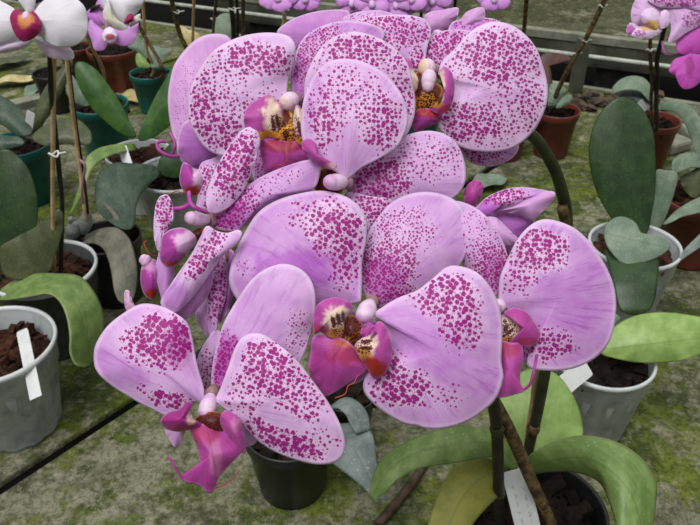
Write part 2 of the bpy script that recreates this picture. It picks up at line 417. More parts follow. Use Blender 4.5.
def box_geo(c, sx, sy, sz, rot=None):
    V = []
    for x in (-1, 1):
        for y in (-1, 1):
            for z in (-1, 1):
                v = Vector((x * sx / 2, y * sy / 2, z * sz / 2))
                V.append(Vector(c) + (rot @ v if rot else v))
    return V, [(0, 1, 3, 2), (4, 6, 7, 5), (0, 4, 5, 1), (2, 3, 7, 6), (0, 2, 6, 4), (1, 5, 7, 3)]
def lathe_geo(c, prof, segs=48, rib=None):
    V, Fc = [], []
    for i, (r, z) in enumerate(prof):
        for k in range(segs):
            th = 2 * PI * k / segs; rr = r
            if rib and rib[0] <= i <= rib[1]: rr = r * (1 - rib[2] * (0.5 + 0.5 * math.cos(th * rib[3])) ** 3)
            V.append(Vector((c.x + rr * math.cos(th), c.y + rr * math.sin(th), c.z + z)))
    for i in range(len(prof) - 1):
        for k in range(segs): Fc.append((i * segs + k, i * segs + (k + 1) % segs, (i + 1) * segs + (k + 1) % segs, (i + 1) * segs + k))
    return V, Fc
# ------------------------------------------------------------------ setting
def quad_slab(parent, name, poly, z0, z1, mat, bev=0.004, sub=False):
    bm = bmesh.new()
    lo = [bm.verts.new((p.x, p.y, z0)) for p in poly]; hi = [bm.verts.new((p.x, p.y, z1)) for p in poly]
    n = len(poly); bm.faces.new(lo[::-1]); bm.faces.new(hi)
    for i in range(n): bm.faces.new((lo[i], lo[(i + 1) % n], hi[(i + 1) % n], hi[i]))
    bmesh.ops.recalc_face_normals(bm, faces=bm.faces)
    bmesh.ops.bevel(bm, geom=bm.edges[:], offset=bev, segments=2, affect='EDGES', profile=0.6)
    pl = wloc(parent) if parent else Vector((0, 0, 0))
    for v in bm.verts: v.co -= pl
    me = bpy.data.meshes.new(name); bm.to_mesh(me); bm.free(); me.materials.append(mat)
    o = bpy.data.objects.new(name, me); COL.objects.link(o); o.parent = parent; return o
me = bpy.data.meshes.new('floor'); me.from_pydata([(-15, -12, -0.75), (15, -12, -0.75), (15, 18, -0.75), (-15, 18, -0.75)], [], [(0, 1, 2, 3)]); me.materials.append(M_FLOOR)
o = bpy.data.objects.new('floor', me); COL.objects.link(o); o['kind'] = 'structure'
# near bench: far edge through two photo points, boards run across it
E0, E1 = G(600, 90), G(700, 105); ED = (E1 - E0).normalized(); EN = Vector((ED.y, -ED.x, 0))     # EN points to the camera side
if EN.y > 0: EN = -EN
S0, S1 = G(0, 488), G(130, 403); SD = (S1 - S0).normalized()
def xsec(p, d, q, e):
    """intersection of lines p+t d, q+s e (2D)"""
    den = d.x * e.y - d.y * e.x; t = ((q.x - p.x) * e.y - (q.y - p.y) * e.x) / den
    return p + d * t
bench = thing('greenhouse_bench', 'mossy stone slab bench under all the orchid pots', 'bench', Vector((0.2, 0.9, -0.75)))
NEAR = E0 + EN * 2.1
perp = Vector((SD.y, -SD.x, 0))
seamB = G(397, 506)
gap = 0.0145
lines = []                      # slab joints, offsets along perp from S0
offB = (seamB - S0).dot(perp)
offs = [-2.6, -0.95, 0, 2.6]
for a, b in zip(offs, offs[1:]):
    a_ = S0 + perp * (a + gap / 2); b_ = S0 + perp * (b - gap / 2)
    quad_slab(bench, 'slab', [xsec(a_, SD, NEAR, ED), xsec(b_, SD, NEAR, ED), xsec(b_, SD, E0, ED), xsec(a_, SD, E0, ED)], -0.05, 0.0, M_SLAB, 0.003)
f_ = lambda q: S0 + perp * q
quad_slab(bench, 'slab', [f_(-gap / 2) + SD * 1.05, f_(gap / 2) + SD * 1.05, xsec(f_(gap / 2), SD, E0, ED), xsec(f_(-gap / 2), SD, E0, ED)], -0.05, 0.0005, M_SLAB, 0.0005)
quad_slab(bench, 'joint_shade_fill', [f_(-gap / 2) - SD * 1.0, f_(gap / 2) - SD * 1.0, f_(gap / 2) + SD * 1.05, f_(-gap / 2) + SD * 1.05], -0.05, -0.007, M_FLOOR, 0.0005)  # added dark strip standing in for the shadowed gap between the slabs
for off in (0.12, 1.0, 1.9):
    for k in (-1.3, -0.2, 0.9, 1.9):
        c = xsec(S0, SD, E0 + EN * off, ED) + ED * k
        V, Fc = box_geo((c.x, c.y, -0.42), 0.16, 0.16, 0.66, Matrix.Rotation(math.atan2(ED.y, ED.x), 3, 'Z')); 
        mk('leg', V, Fc, M_LEG, bench, smooth=False)
for off in (0.12, 1.0, 1.9):
    c = xsec(S0, SD, E0 + EN * off, ED) + ED * 0.35
    V, Fc = box_geo((c.x, c.y, -0.07), 4.4, 0.07, 0.04, Matrix.Rotation(math.atan2(ED.y, ED.x), 3, 'Z')); mk('support_rail', V, Fc, M_WOOD, bench, smooth=False)
# pale board along the far edge
mid = E0 + ED * 0.0
V, Fc = box_geo((mid.x, mid.y, -0.022), 5.6, 0.016, 0.05, Matrix.Rotation(math.atan2(ED.y, ED.x), 3, 'Z'))
mk('edge_board', V, Fc, M_EDGE, bench, smooth=False)
# far bench: board top at (526,30)-(640,44)
B0, B1 = G(530, 31), G(640, 44); BD = (B1 - B0).normalized(); BN = Vector((BD.y, -BD.x, 0))
if BN.y < 0: BN = -BN
fb = thing('greenhouse_bench', 'second mossy bench with grey side board across the dark aisle', 'bench', Vector((B0.x, B0.y, -0.75)))
LE = G(196, 4); LE = B0 + BD * ((LE - B0).dot(BD)); RE = B0 + BD * 3.0
quad_slab(fb, 'bench_top', [LE + BN * 0.02, RE + BN * 0.02, RE + BN * 1.7, LE + BN * 1.7], -0.06, -0.004, M_FAR)
c = (LE + RE) / 2
V, Fc = box_geo((c.x, c.y, -0.04), (RE - LE).length, 0.024, 0.07, Matrix.Rotation(math.atan2(BD.y, BD.x), 3, 'Z')); mk('side_board', V, Fc, M_WOOD, fb, smooth=False)
V, Fc = box_geo((c.x, c.y, 0.0), (RE - LE).length, 0.03, 0.02, Matrix.Rotation(math.atan2(BD.y, BD.x), 3, 'Z')); mk('top_edge', V, Fc, M_EDGE, fb, smooth=False)
for k in (0.15, 1.3, 2.5, 3.7):
    for q in (0.12, 1.5):
        p = LE + BD * k + BN * q; V, Fc = box_geo((p.x, p.y, -0.405), 0.14, 0.14, 0.69, Matrix.Rotation(math.atan2(BD.y, BD.x), 3, 'Z')); mk('leg', V, Fc, M_LEG, fb, smooth=False)
# pale pipe running in front of the board, carried by brackets from the floor
pa = G(600, 58, -0.04); pd = BD.copy(); pb = pa + pd * 1.6; pa = pa - pd * 2.6
pr = thing('pipe_rail', 'pale thin pipe rail in front of the grey bench board', 'pipe', Vector((pa.x, pa.y, -0.75)))
mk('pipe', *tube_geo([pa, pb], [0.0065, 0.0065], 12, 12), M_PIPE, pr)
for t in (0.05, 0.5, 0.95):
    p = pa + (pb - pa) * t; mk('post', *tube_geo([Vector((p.x, p.y, -0.75)), Vector((p.x, p.y, -0.045))], [0.012, 0.012], 6, 8), M_PIPE, pr)
# ------------------------------------------------------------------ pots
def pot_parts(root, c, r, h, mat, style='rim', bark=M_BARK, rimmat=None, fill=0.86, chips=110, segs=56):
    rb = r * 0.72
    if style == 'rim':
        prof = [(0, 0.003), (rb * 0.9, 0.003), (rb, 0.0), (rb * 1.02, 0.004), (r * 0.93, h * 0.83), (r * 0.95, h * 0.835), (r * 0.99, h * 0.85), (r, h * 0.98), (r * 0.99, h), (r * 0.95, h), (r * 0.935, h * 0.98), (r * 0.90, h * 0.8), (rb * 0.95, 0.006), (0, 0.006)]
        rib = (3, 4, 0.0, 8)
    else:
        prof = [(0, 0.004), (rb * 0.85, 0.004), (rb * 0.95, 0.0), (rb * 1.02, 0.006), (r * 0.92, h * 0.72), (r * 0.95, h * 0.74), (r * 0.965, h * 0.95), (r, h * 0.96), (r * 1.01, h * 0.985), (r, h), (r * 0.965, h), (r * 0.955, h * 0.98), (r * 0.90, h * 0.72), (rb * 0.95, 0.008), (0, 0.008)]
        rib = (2, 4, 0.05, 12)
    V, Fc = lathe_geo(c, prof, segs, rib)
    po = mk('pot', V, Fc, mat, root)
    md = po.modifiers.new('b', 'EDGE_SPLIT') if False else None
    if rimmat:
        rp = [(r * 0.985, h * 0.955), (r * 1.012, h * 0.96), (r * 1.022, h * 0.985), (r * 1.01, h * 1.008), (r * 0.965, h * 1.008), (r * 0.95, h * 0.98), (r * 0.96, h * 0.955), (r * 0.985, h * 0.955)]
        V, Fc = lathe_geo(c, rp, segs); mk('rim', V, Fc, rimmat, po)
    # bark filling
    rf = r * 0.885; zf = h * fill; parts = []
    parts.append(lathe_geo(c, [(0, 0.012), (rb * 0.9, 0.012), (rf * 0.985, zf - 0.008), (rf * 0.6, zf - 0.004), (0, zf - 0.002)], 28))
    rnd = random.Random(int(abs(c.x * 1000) + abs(c.y * 1e4)))
    for k in range(chips):
        a = rnd.uniform(0, 2 * PI); q = rf * 0.86 * math.sqrt(rnd.random()); s = rnd.uniform(0.006, 0.016)
        rot = Matrix.Rotation(rnd.uniform(0, PI), 3, 'Z') @ Matrix.Rotation(rnd.uniform(-0.7, 0.7), 3, 'X') @ Matrix.Rotation(rnd.uniform(-0.6, 0.6), 3, 'Y')
        V, Fc = box_geo(c + Vector((q * math.cos(a), q * math.sin(a), zf + rnd.uniform(-0.004, 0.005))), s * rnd.uniform(1, 1.8), s * rnd.uniform(.6, 1), s * rnd.uniform(.3, .6), rot)
        V = [v + Vector((rnd.uniform(-1, 1), rnd.uniform(-1, 1), rnd.uniform(-1, 1))) * s * 0.18 for v in V]
        parts.append((V, Fc))
    V, Fc = join(parts); b = mk('bark', V, Fc, bark, root, smooth=False); b['kind'] = 'stuff'
    return po
def plant(label, px, py, r, h, mat, style='rim', bark=M_BARK, rimmat=None, fill=0.86, group=None, name='potted_orchid', cat='orchid plant'):
    g = G(px, py, h); c = Vector((g.x, g.y, 0.0))
    root = thing(name, label, cat, c, group)
    pot_parts(root, c, r, h, mat, style, bark, rimmat, fill)
    root_d = depth(Vector((c.x, c.y, h)))
    return root, Vector((c.x, c.y, h * fill)), root_d
def tagplate(root, name, a, b, w, label=None, ink=False, d_edge=0.0):
    """flat plant tag between two photo points a=(px,py,d), b"""
    A, B = W(*a), W(*b); t = (B - A).normalized(); s = t.cross(-FW).normalized(); n = s.cross(t)
    V = []
    for q in (-0.0004, 0.0004):
        for u, v in ((0, -1), (0, 1), (0.96, 1), (1, 0.85), (1, -0.85), (0.96, -1)): V.append(A + (B - A) * u + s * (v * w / 2) + n * q)
    Fc = [tuple(range(6))[::-1], tuple(range(6, 12))] + [(i, (i + 1) % 6, 6 + (i + 1) % 6, 6 + i) for i in range(6)]
    o = mk(name, V, Fc, P_TAG, root, smooth=False)
    if label: o['label'] = label
    if ink:
        parts = []; rnd = random.Random(3)
        for row in range(2):
            u = 0.80 - 0.05 * row
            while u > 0.22:
                n_s = rnd.randint(4, 7); pts = []
                for k in range(n_s): pts.append(A + (B - A) * (u - k * 0.014) + s * w * ((row - 0.5) * 0.40 + rnd.uniform(-.07, .07)) + n * 0.0006)
                parts.append(tube_geo(pts, 0.00013, 30, 5)); u -= n_s * 0.014 + rnd.uniform(.02, .06)
        V, Fc = join(parts); mk('handwriting', V, Fc, M_INK, o)
    return o
# ================================================================== main orchid
main, mc, md_ = plant('large potted orchid with two arching spikes of lilac magenta-spotted blooms', 537, 511, 0.060, 0.105, P_BLACK, 'rim', M_BARKD)
def flower(root, label, col, back, dcol, sp, rad=0.0016, ra=0.0028, rb=0.0034, ped=True, tipc=0.7, tint=0.0):
    """flower = its stalk mesh; petals, sepals, lip and column hang from it. col: (x0,y0,d0,x1,y1,d1)"""
    a = W(*col[:3]); b = W(*col[3:6])
    V, Fc = tube_geo([sp, (sp * 0.4 + back * 0.6), back, a], [rad, rad, rad * 1.1, rad * 1.6], 26, 8)
    f = mk('flower', V, Fc, M_PED, root, a); f['label'] = label
    egg(f, 'column', a, b, ra, rb, M_COLUMN, tipc, tint, 0.3)
    return f
def tend(f, s, mat=M_TEND, r=0.00022): return tube(f, 'tendril', wp(s), r, mat, 40, 6)
B = blade
# ---- F7 pale bloom seen from behind, far left
f = flower(main, 'bloom turned away at the upper left', (200, 172, .338, 194, 184, .332), W(215, 165, .35), .9, W(262, 185, .345))
B(f, 'sepal', '168 105 170 82 176 62 190 45 206 35 222 34 231 40 236 60 235 110 228 148 214 160 198 167 184 160 174 140', (215, 165), .338, M_BACK, 0.15, -0.12, .004, flush=.25, sscale=1.6, blobs=[('flush', 205, 150, 30, 40, .4), ('spot', 188, 110, 16, 60, .35)])
B(f, 'petal', '177 150 181 128 194 118 214 124 234 140 238 156 226 164 208 169 192 168 182 162', (230, 150), .331, M_BACK, 0.1, 0.25, .004, flush=.7, blobs=[('tint', 210, 150, 40, 26, .55)])
B(f, 'petal', '200 166 214 158 230 150 226 172 214 198 206 213 196 214 198 196', (204, 212), .325, M_PETAL, 0, 0, .002, flush=.3, sscale=1.3, blobs=[('spot', 212, 185, 18, 30, .8)])
B(f, 'lip', '184 163 195 169 203 171 206 185 199 194 190 195 182 188 180 176', (203, 168), .326, M_WLIP, 0, 0, .005, flush=.1, blobs=[('flush', 186, 178, 9, 22, 1.0), ('deep', 191, 192, 14, 8, 1.0)])
tend(f, '180 156 .33 170 156 .327 160 151 .325 157 144 .325 161 141 .325 166 142 .326', M_TENDM, .0008)
tend(f, '172 154 .33 175 147 .329 174 140 .33 170 133 .331', M_TENDM, .0007)
# ---- F10 topmost blooms seen from behind
f = flower(main, 'bloom at the very top, seen from behind', (440, 34, .352, 436, 38, .349), W(440, 45, .36), .9, W(430, 90, .365))
B(f, 'sepal', '427 14 444 10 457 8 458 14 453 24 446 31 430 34 420 30', (432, 32), .352, M_BACK, 0.2, 0.1, .003, flush=.2)
B(f, 'sepal', '455 24 464 15 474 9 483 8 485 15 482 22 468 30 456 32', (456, 31), .350, M_BACK, .1, .1, .003, flush=.15)
B(f, 'petal', '438 32 452 23 468 19 486 18 500 22 506 30 490 42 465 46 445 44', (445, 40), .347, M_PETAL, .1, -.3, .003, flush=.8, sscale=1.6, blobs=[('spot', 480, 24, 40, 14, .6)])
f = flower(main, 'bloom behind the crest, top left', (345, 45, .350, 340, 47, .348), W(345, 55, .36), .9, W(360, 100, .365))
B(f, 'sepal', '277 33 288 22 304 15 322 11 342 10 350 13 348 30 330 45 305 50 288 44', (340, 35), .346, M_BACK, 0, -.2, .004, flush=.55, blobs=[('tint', 310, 34, 30, 16, .4)])
B(f, 'petal', '342 20 352 14 366 11 382 11 394 16 392 26 370 32 348 30', (368, 30), .344, M_PETAL, 0, -.2, .003, flush=.4, sscale=1.6, blobs=[('spot', 368, 20, 26, 9, .5)])
# ---- F5 upper right
f = flower(main, 'large spotted bloom at the upper right', (433, 69, .326, 421, 66, .322), W(445, 80, .345), .9, W(420, 110, .36), ra=.0036, rb=.0042, tipc=0, tint=.9)
B(f, 'sepal', '427 70 424 56 428 42 438 33 452 30 468 31 482 36 480 50 462 62 445 68 434 74', (430, 70), .333, M_PETAL, .1, -.1, .003, flush=.5, sscale=1.25, blobs=[('spot', 440, 52, 40, 30, 1.0), ('spot', 460, 40, 30, 14, .7)])
B(f, 'sepal', '450 150 470 140 500 136 518 144 514 156 500 164 485 166 468 160', (455, 140), .338, M_PETAL, .1, .1, .003, flush=.5, sscale=1.3, blobs=[('spot', 475, 152, 40, 16, .8)])
B(f, 'petal', '340 36 350 24 368 18 392 15 414 16 428 22 431 34 427 48 424 66 418 72 400 66 380 60 355 50', (424, 68), .329, M_PETAL, -.05, -.15, .003, flush=.3, sscale=1.2, blobs=[('spot', 385, 32, 60, 22, .95), ('spot', 416, 57, 10, 16, .9), ('flush', 405, 30, 30, 14, .3)])
B(f, 'petal', '434 72 442 62 456 48 466 36 478 27 496 22 515 27 530 40 541 60 547 85 545 108 534 130 516 146 495 152 470 150 452 142 440 128 436 112 445 100 448 85 440 76', (438, 74), .325, M_PETAL, .12, .05, .0055, flush=.12, blobs=[('spot', 500, 58, 50, 36, .98), ('spot', 470, 122, 46, 28, .95), ('spot', 495, 90, 70, 75, .58), ('spot', 530, 100, 18, 46, .72), ('spot', 470, 92, 30, 14, -.45), ('flush', 500, 98, 40, 10, .25)], rings=22, M=110)
B(f, 'lip', '413 118 418 110 430 109 442 113 440 120 427 127 415 132', (424, 110), .320, M_LIP, 0, .4, .002, flush=.2, blobs=[('deep', 428, 112, 16, 7, .9)])
B(f, 'lip_lobe', '399 62 405 58 411 62 413 70 418 80 416 91 411 91 404 78', (415, 88), .321, M_LIP, .2, .2, .002, flush=.0, sscale=1.9, blobs=[('tint', 414, 84, 9, 18, 1.0)])
B(f, 'lip_lobe', '440 72 445 67 451 72 454 84 453 98 448 110 440 114 431 110 439 103 444 93 443 82', (436, 108), .317, M_LIP, -.2, .1, .003, flush=.2, sscale=1.9, blobs=[('tint', 441, 86, 5, 22, .9), ('yel', 437, 104, 9, 5, .9), ('deep', 447, 110, 10, 7, .8), ('dark', 441, 98, 2.2, 9, .9, 20)])
B(f, 'callus', '416 74 423 72 434 82 442 88 441 99 434 106 424 110 416 112 413 96', (430, 80), .325, M_CALLUS, 0, -.1, .003, flush=.4, sscale=1.8, blobs=[('dark', 419, 84, 6, 18, .9), ('dark', 437, 92, 5, 8, .8), ('yel', 428, 101, 12, 8, .8), ('spot', 426, 98, 18, 14, .9)])
egg(f, 'column_foot', W(430, 70, .321), W(427, 92, .319), .0036, .0026, M_COLUMN, 0, 0)
# ---- F3 upper left
f = flower(main, 'spotted bloom with yellow throat at the upper left', (296, 98, .307, 283, 104, .301), W(310, 120, .33), .9, W(330, 180, .345), ra=.0035, rb=.0040, tipc=0, tint=.5)
B(f, 'sepal', '288 98 291 76 296 52 304 38 318 28 336 22 354 21 372 24 385 34 370 60 345 80 318 92 300 100', (292, 96), .318, M_PETAL, .1, -.1, .003, flush=.6, sscale=1.5, blobs=[('spot', 315, 55, 50, 46, .85), ('flush', 300, 75, 16, 30, .4)])
B(f, 'sepal', '255 140 268 132 285 140 300 160 298 190 280 205 262 195 252 170', (285, 140), .318, M_PETAL, 0, 0, .003, flush=.7, sscale=1.3, blobs=[('spot', 262, 165, 20, 35, .7)])
B(f, 'petal', '290 99 288 106 282 118 272 132 258 146 240 154 224 156 208 150 196 135 188 112 190 90 199 70 213 52 230 41 250 35 272 33 288 36 295 46 294 62 288 80', (286, 100), .313, M_PETAL, -.08, .05, .005, flush=.12, blobs=[('spot', 258, 58, 44, 20, 1.08, 5), ('spot', 203, 112, 20, 44, .95), ('spot', 222, 135, 28, 24, .92), ('spot', 236, 90, 56, 56, .6), ('spot', 262, 86, 32, 12, -.3), ('flush', 230, 100, 30, 10, .2)], rings=22, M=110)
B(f, 'petal', '300 96 306 76 318 52 332 38 352 32 372 36 392 46 406 62 413 84 415 106 410 128 398 140 370 130 330 112', (304, 98), .310, M_PETAL, .06, .05, .004, flush=.2, blobs=[('spot', 362, 52, 44, 24, 1.0), ('spot', 404, 84, 20, 50, .8), ('spot', 350, 60, 60, 40, .5)])
B(f, 'lip', '261 141 272 139 288 142 302 142 309 152 306 162 288 172 268 173 262 158', (284, 141), .303, M_LIP, 0, .25, .002, flush=.3, blobs=[('deep', 284, 146, 22, 8, .7)])
B(f, 'lip_lobe', '244 118 249 106 259 99 269 95 277 101 282 110 282 128 279 138 268 137 259 142 249 137', (278, 132), .303, M_LIP, .25, .15, .003, flush=.2, sscale=1.9, ripple=.0006, blobs=[('tint', 273, 117, 13, 24, 1.0), ('yel', 271, 136, 20, 8, 1.0), ('dark', 273, 124, 2.4, 9, .95, -14), ('dark', 277, 121, 2.6, 9, .95, -8), ('dark', 279, 129, 2, 5, .8), ('spot', 276, 124, 9, 14, .75), ('flush', 252, 125, 9, 14, -.3)])
B(f, 'lip_lobe', '296 106 302 110 306 124 309 138 303 145 296 141 293 126', (296, 136), .302, M_LIP, -.2, .1, .002, flush=.2, sscale=1.9, blobs=[('tint', 298, 120, 6, 18, .9), ('yel', 301, 140, 8, 7, 1.0), ('dark', 300, 128, 2.6, 10, .95, -14), ('spot', 299, 130, 7, 16, .75)])
B(f, 'callus', '281 112 287 110 292 114 296 124 299 136 292 144 282 143 276 136 280 124', (287, 112), .304, M_CALLUS, 0, 0, .003, flush=.2, sscale=1.8, blobs=[('dark', 286, 118, 4.5, 11, .95), ('dark', 286, 134, 3.5, 6, .9), ('yel', 291, 128, 9, 12, .9), ('yel', 280, 134, 6, 8, .8), ('tint', 294, 118, 4, 9, .8), ('spot', 288, 130, 14, 16, .8)])
tend(f, '283 140 .301 281 148 .298 287 156 .297 285 163 .297 275 166 .298'); tend(f, '291 140 .301 288 148 .299 288 156 .297')
# ---- F4 centre bloom facing lower left
f = flower(main, 'bloom in the middle with a broad pale upper sepal', (347, 182, .297, 325, 182, .289), W(352, 190, .32), .9, W(345, 200, .335), ra=.0030, rb=.0036)
B(f, 'sepal', '347 180 355 172 370 160 385 148 405 136 425 131 444 134 458 146 465 165 464 184 455 197 440 201 415 202 388 204 365 200 350 192', (350, 184), .309, M_PETAL, .12, -.05, .0035, flush=.35, sscale=1.15, blobs=[('tint', 362, 184, 36, 18, .45), ('spot', 380, 178, 42, 26, 1.1), ('spot', 425, 160, 50, 32, .55)])
B(f, 'sepal', '340 190 352 192 368 196 392 200 390 212 380 228 366 248 356 255 350 240 345 215', (346, 192), .306, M_PETAL, .05, .1, .002, flush=.4, sscale=1.2, blobs=[('spot', 370, 212, 30, 36, .95)])
B(f, 'petal', '345 183 336 172 322 164 308 152 302 135 302 112 307 88 316 72 330 62 348 59 368 64 388 77 402 96 408 115 405 133 396 148 380 158 362 168 352 176', (345, 181), .296, M_PETAL, .05, -.12, .0045, flush=.3, blobs=[('spot', 323, 122, 15, 34, .9), ('spot', 382, 122, 24, 38, .9), ('spot', 345, 105, 52, 50, .62), ('spot', 350, 145, 10, 34, -.6), ('flush', 348, 125, 12, 50, .05), ('flush', 312, 95, 14, 40, .3)], rings=22, M=100)
B(f, 'lip', '316 176 326 168 338 172 344 186 338 195 324 196 315 190', (340, 182), .301, M_CALLUS, 0, 0, .002, flush=.8, blobs=[('deep', 330, 184, 18, 16, .9)])
B(f, 'lip_lobe', '302 143 308 139 315 143 319 153 326 160 336 165 334 169 322 167 311 160 304 151', (334, 167), .291, M_LIP, -.2, .1, .003, flush=.2, sscale=1.9, blobs=[('tint', 334, 166, 10, 5, .5)])
# ---- F6 left bloom in profile
f = flower(main, 'bloom in profile on the left with a twisted petal', (210, 220, .298, 185, 217, .291), W(235, 220, .315), .9, W(290, 200, .335), ra=.0026, rb=.0032)
B(f, 'sepal', '204 214 206 196 212 178 222 158 234 140 244 129 254 128 260 138 257 154 251 172 242 192 230 206 218 213', (208, 213), .293, M_PETAL, .1, -.1, .003, flush=.15, sscale=1.15, blobs=[('spot', 236, 165, 22, 46, 1.1, 20)])
B(f, 'petal', '206 222 212 212 224 204 240 192 260 178 282 168 304 161 317 161 320 170 316 186 306 192 290 196 270 206 252 218 238 230 220 230', (206, 222), .300, M_PETAL, -.12, -.1, .004, flush=.5, sscale=1.35, blobs=[('tint', 218, 218, 40, 16, .5, -30), ('spot', 226, 212, 42, 22, 1.05, -30), ('spot', 270, 186, 44, 12, .45, -25), ('flush', 225, 215, 40, 20, .4)])
B(f, 'petal', '161 303 170 286 181 270 192 254 201 237 207 226 216 231 228 233 238 230 242 234 236 244 224 254 212 270 197 291 184 306 172 313', (206, 228), .287, M_PETAL, .1, .05, .003, flush=.2, sscale=1.2, blobs=[('spot', 207, 252, 12, 44, 1.0, 36), ('flush', 175, 300, 20, 20, .4)])
B(f, 'petal', '174 312 188 290 201 272 210 262 213 272 210 290 202 303 188 318 178 320', (208, 265), .294, M_BACK, .1, .1, .003, flush=.6)
B(f, 'sepal', '155 210 160 197 167 195 172 203 173 220 167 230 161 240 160 252 156 246 154 230', (160, 250), .300, M_PETAL, 0, 0, .001, flush=.1, sscale=1.5, blobs=[('spot', 164, 212, 12, 24, 1.0)])
B(f, 'sepal', '157 300 156 272 160 250 166 240 174 262 172 285 166 304', (162, 300), .301, M_PETAL, 0, 0, .002, flush=.6)
B(f, 'lip_lobe', '161 248 163 236 171 230 182 228 192 233 196 239 191 248 182 259 174 266 166 266 160 258', (190, 236), .293, M_WLIP, .1, 0, .006, flush=.2, sscale=1.9, blobs=[('deep', 173, 267, 13, 8, .9), ('flush', 164, 250, 14, 24, 1.0), ('flush', 175, 229, 18, 6, .6), ('flush', 176, 258, 16, 8, .6)])
B(f, 'lip', '141 274 144 263 152 259 158 264 160 278 158 292 153 299 146 296 142 287', (150, 262), .304, M_WLIP, 0, 0, .005, flush=.5, blobs=[('flush', 146, 284, 12, 16, .7), ('deep', 151, 296, 12, 8, 1.0)])
egg(f, 'anther_cap', W(150, 263, .303), W(140, 257, .301), .0026, .0022, M_COLUMN, .9, 0)
B(f, 'lip_tip', '125 305 125 292 129 291 133 303 137 309 130 314', (134, 310), .305, M_WLIP, 0, 0, .001, flush=.3)
tend(f, '189 192 .292 190 202 .289 196 208 .288 206 212 .291', M_TENDM, .0009)
tend(f, '189 205 .292 182 208 .291 174 209 .292', M_TENDM, .0010)
tend(f, '158 256 .30 150 254 .298 146 248 .298 144 243 .298 147 241 .298'); tend(f, '182 195 .30 178 191 .30 172 193 .30 166 196 .30')
B(f, 'callus', '190 233 200 228 205 232 200 240 192 239', (202, 230), .297, M_CALLUS, 0, 0, .001, flush=.8, sscale=1.8, blobs=[('deep', 196, 234, 8, 6, .9)])
# ---- F9 right bloom from behind
f = flower(main, 'bloom behind on the right, seen from the side', (480, 214, .325, 472, 205, .320), W(470, 220, .335), .9, W(440, 225, .345), ra=.002, rb=.002)
B(f, 'lip', '464 194 469 184 477 180 483 186 480 198 474 206 467 206', (473, 205), .318, M_LIP, 0, 0, .003, flush=.3)
B(f, 'petal', '470 206 488 197 508 189 528 188 550 192 536 197 518 207 504 208 492 212 485 217 474 214', (474, 210), .312, M_PETAL, .1, -.2, .003, flush=.5, sscale=1.5, blobs=[('spot', 500, 196, 36, 12, 1.0), ('flush', 485, 206, 20, 12, .5)])
B(f, 'petal', '488 213 506 205 522 199 538 193 554 192 553 200 543 211 532 220 518 214', (490, 212), .315, M_BACK, .1, .2, .003, flush=.15)
B(f, 'sepal', '486 212 504 208 522 211 534 220 528 232 516 254 506 262 497 245 492 226', (488, 214), .321, M_BACK, .1, .2, .004, flush=.8, blobs=[('tint', 510, 228, 30, 26, .6)])
B(f, 'sepal', '485 216 496 218 508 229 519 241 510 245 498 244 488 230', (487, 217), .308, M_BACK, .1, .1, .002, flush=.1)
# ---- F8 right bloom
f = flower(main, 'bloom on the right turned outward', (500, 303, .304, 497, 309, .300), W(492, 300, .318), .9, W(450, 270, .335), ra=.003, rb=.003)
B(f, 'sepal', '446 212 452 202 464 203 480 211 495 228 506 250 508 270 502 288 494 296 478 286 462 262 450 236', (496, 295), .305, M_PETAL, -.1, -.05, .005, flush=.4, sscale=1.55, blobs=[('tint', 496, 280, 22, 30, .5), ('spot', 492, 268, 28, 34, 1.0), ('spot', 478, 240, 32, 36, .5)])
B(f, 'sepal', '505 340 520 335 536 338 560 350 556 362 540 368 524 362 512 352', (508, 340), .307, M_PETAL, 0, .1, .002, flush=.3, sscale=1.1, blobs=[('spot', 532, 350, 36, 20, .9)])
B(f, 'petal', '496 298 500 278 508 258 518 238 530 225 544 219 560 222 576 230 590 243 600 258 606 268 613 285 616 305 613 328 606 346 592 360 572 368 548 370 528 366 530 350 534 335 520 318 506 308', (499, 302), .302, M_PETAL, .08, .03, .005, flush=.5, sscale=.95, blobs=[('spot', 540, 250, 36, 28, 1.0), ('spot', 518, 282, 22, 20, .6), ('spot', 548, 344, 32, 20, .9), ('spot', 520, 262, 16, 30, .8), ('flush', 540, 252, 34, 28, -.4), ('flush', 575, 300, 50, 40, .12)], rings=22, M=110)
B(f, 'lip', '501 342 511 343 521 344 523 358 520 372 520 385 524 391 514 394 504 397 495 397 493 393 499 384 502 370 500 356', (511, 343), .296, M_LIP, 0, -.1, .003, flush=.2, blobs=[('deep', 508, 350, 12, 10, .55)])
B(f, 'lip_lobe', '504 313 513 308 524 311 533 321 539 333 537 343 528 346 517 345 510 342 518 337 520 328 513 318', (512, 343), .296, M_LIP, .1, 0, .003, flush=.3, sscale=1.9, blobs=[('deep', 528, 343, 14, 7, .6)])
B(f, 'lip_lobe', '500 318 507 314 515 320 521 330 519 340 510 345 501 345 497 330', (503, 344), .299, M_LIP, 0, 0, .002, flush=.0, sscale=1.9, blobs=[('tint', 512, 326, 18, 20, 1.0), ('yel', 507, 341, 16, 7, .9), ('deep', 502, 344, 10, 4, .6), ('dark', 506, 328, 3, 6, .95, 20), ('dark', 509, 332, 6, 2.2, .95, -40), ('dark', 505, 321, 2, 3, .8), ('spot', 508, 330, 12, 14, .75)])
tend(f, '522 391 .295 530 384 .293 534 370 .292 537 354 .292', M_TENDM, .0006)
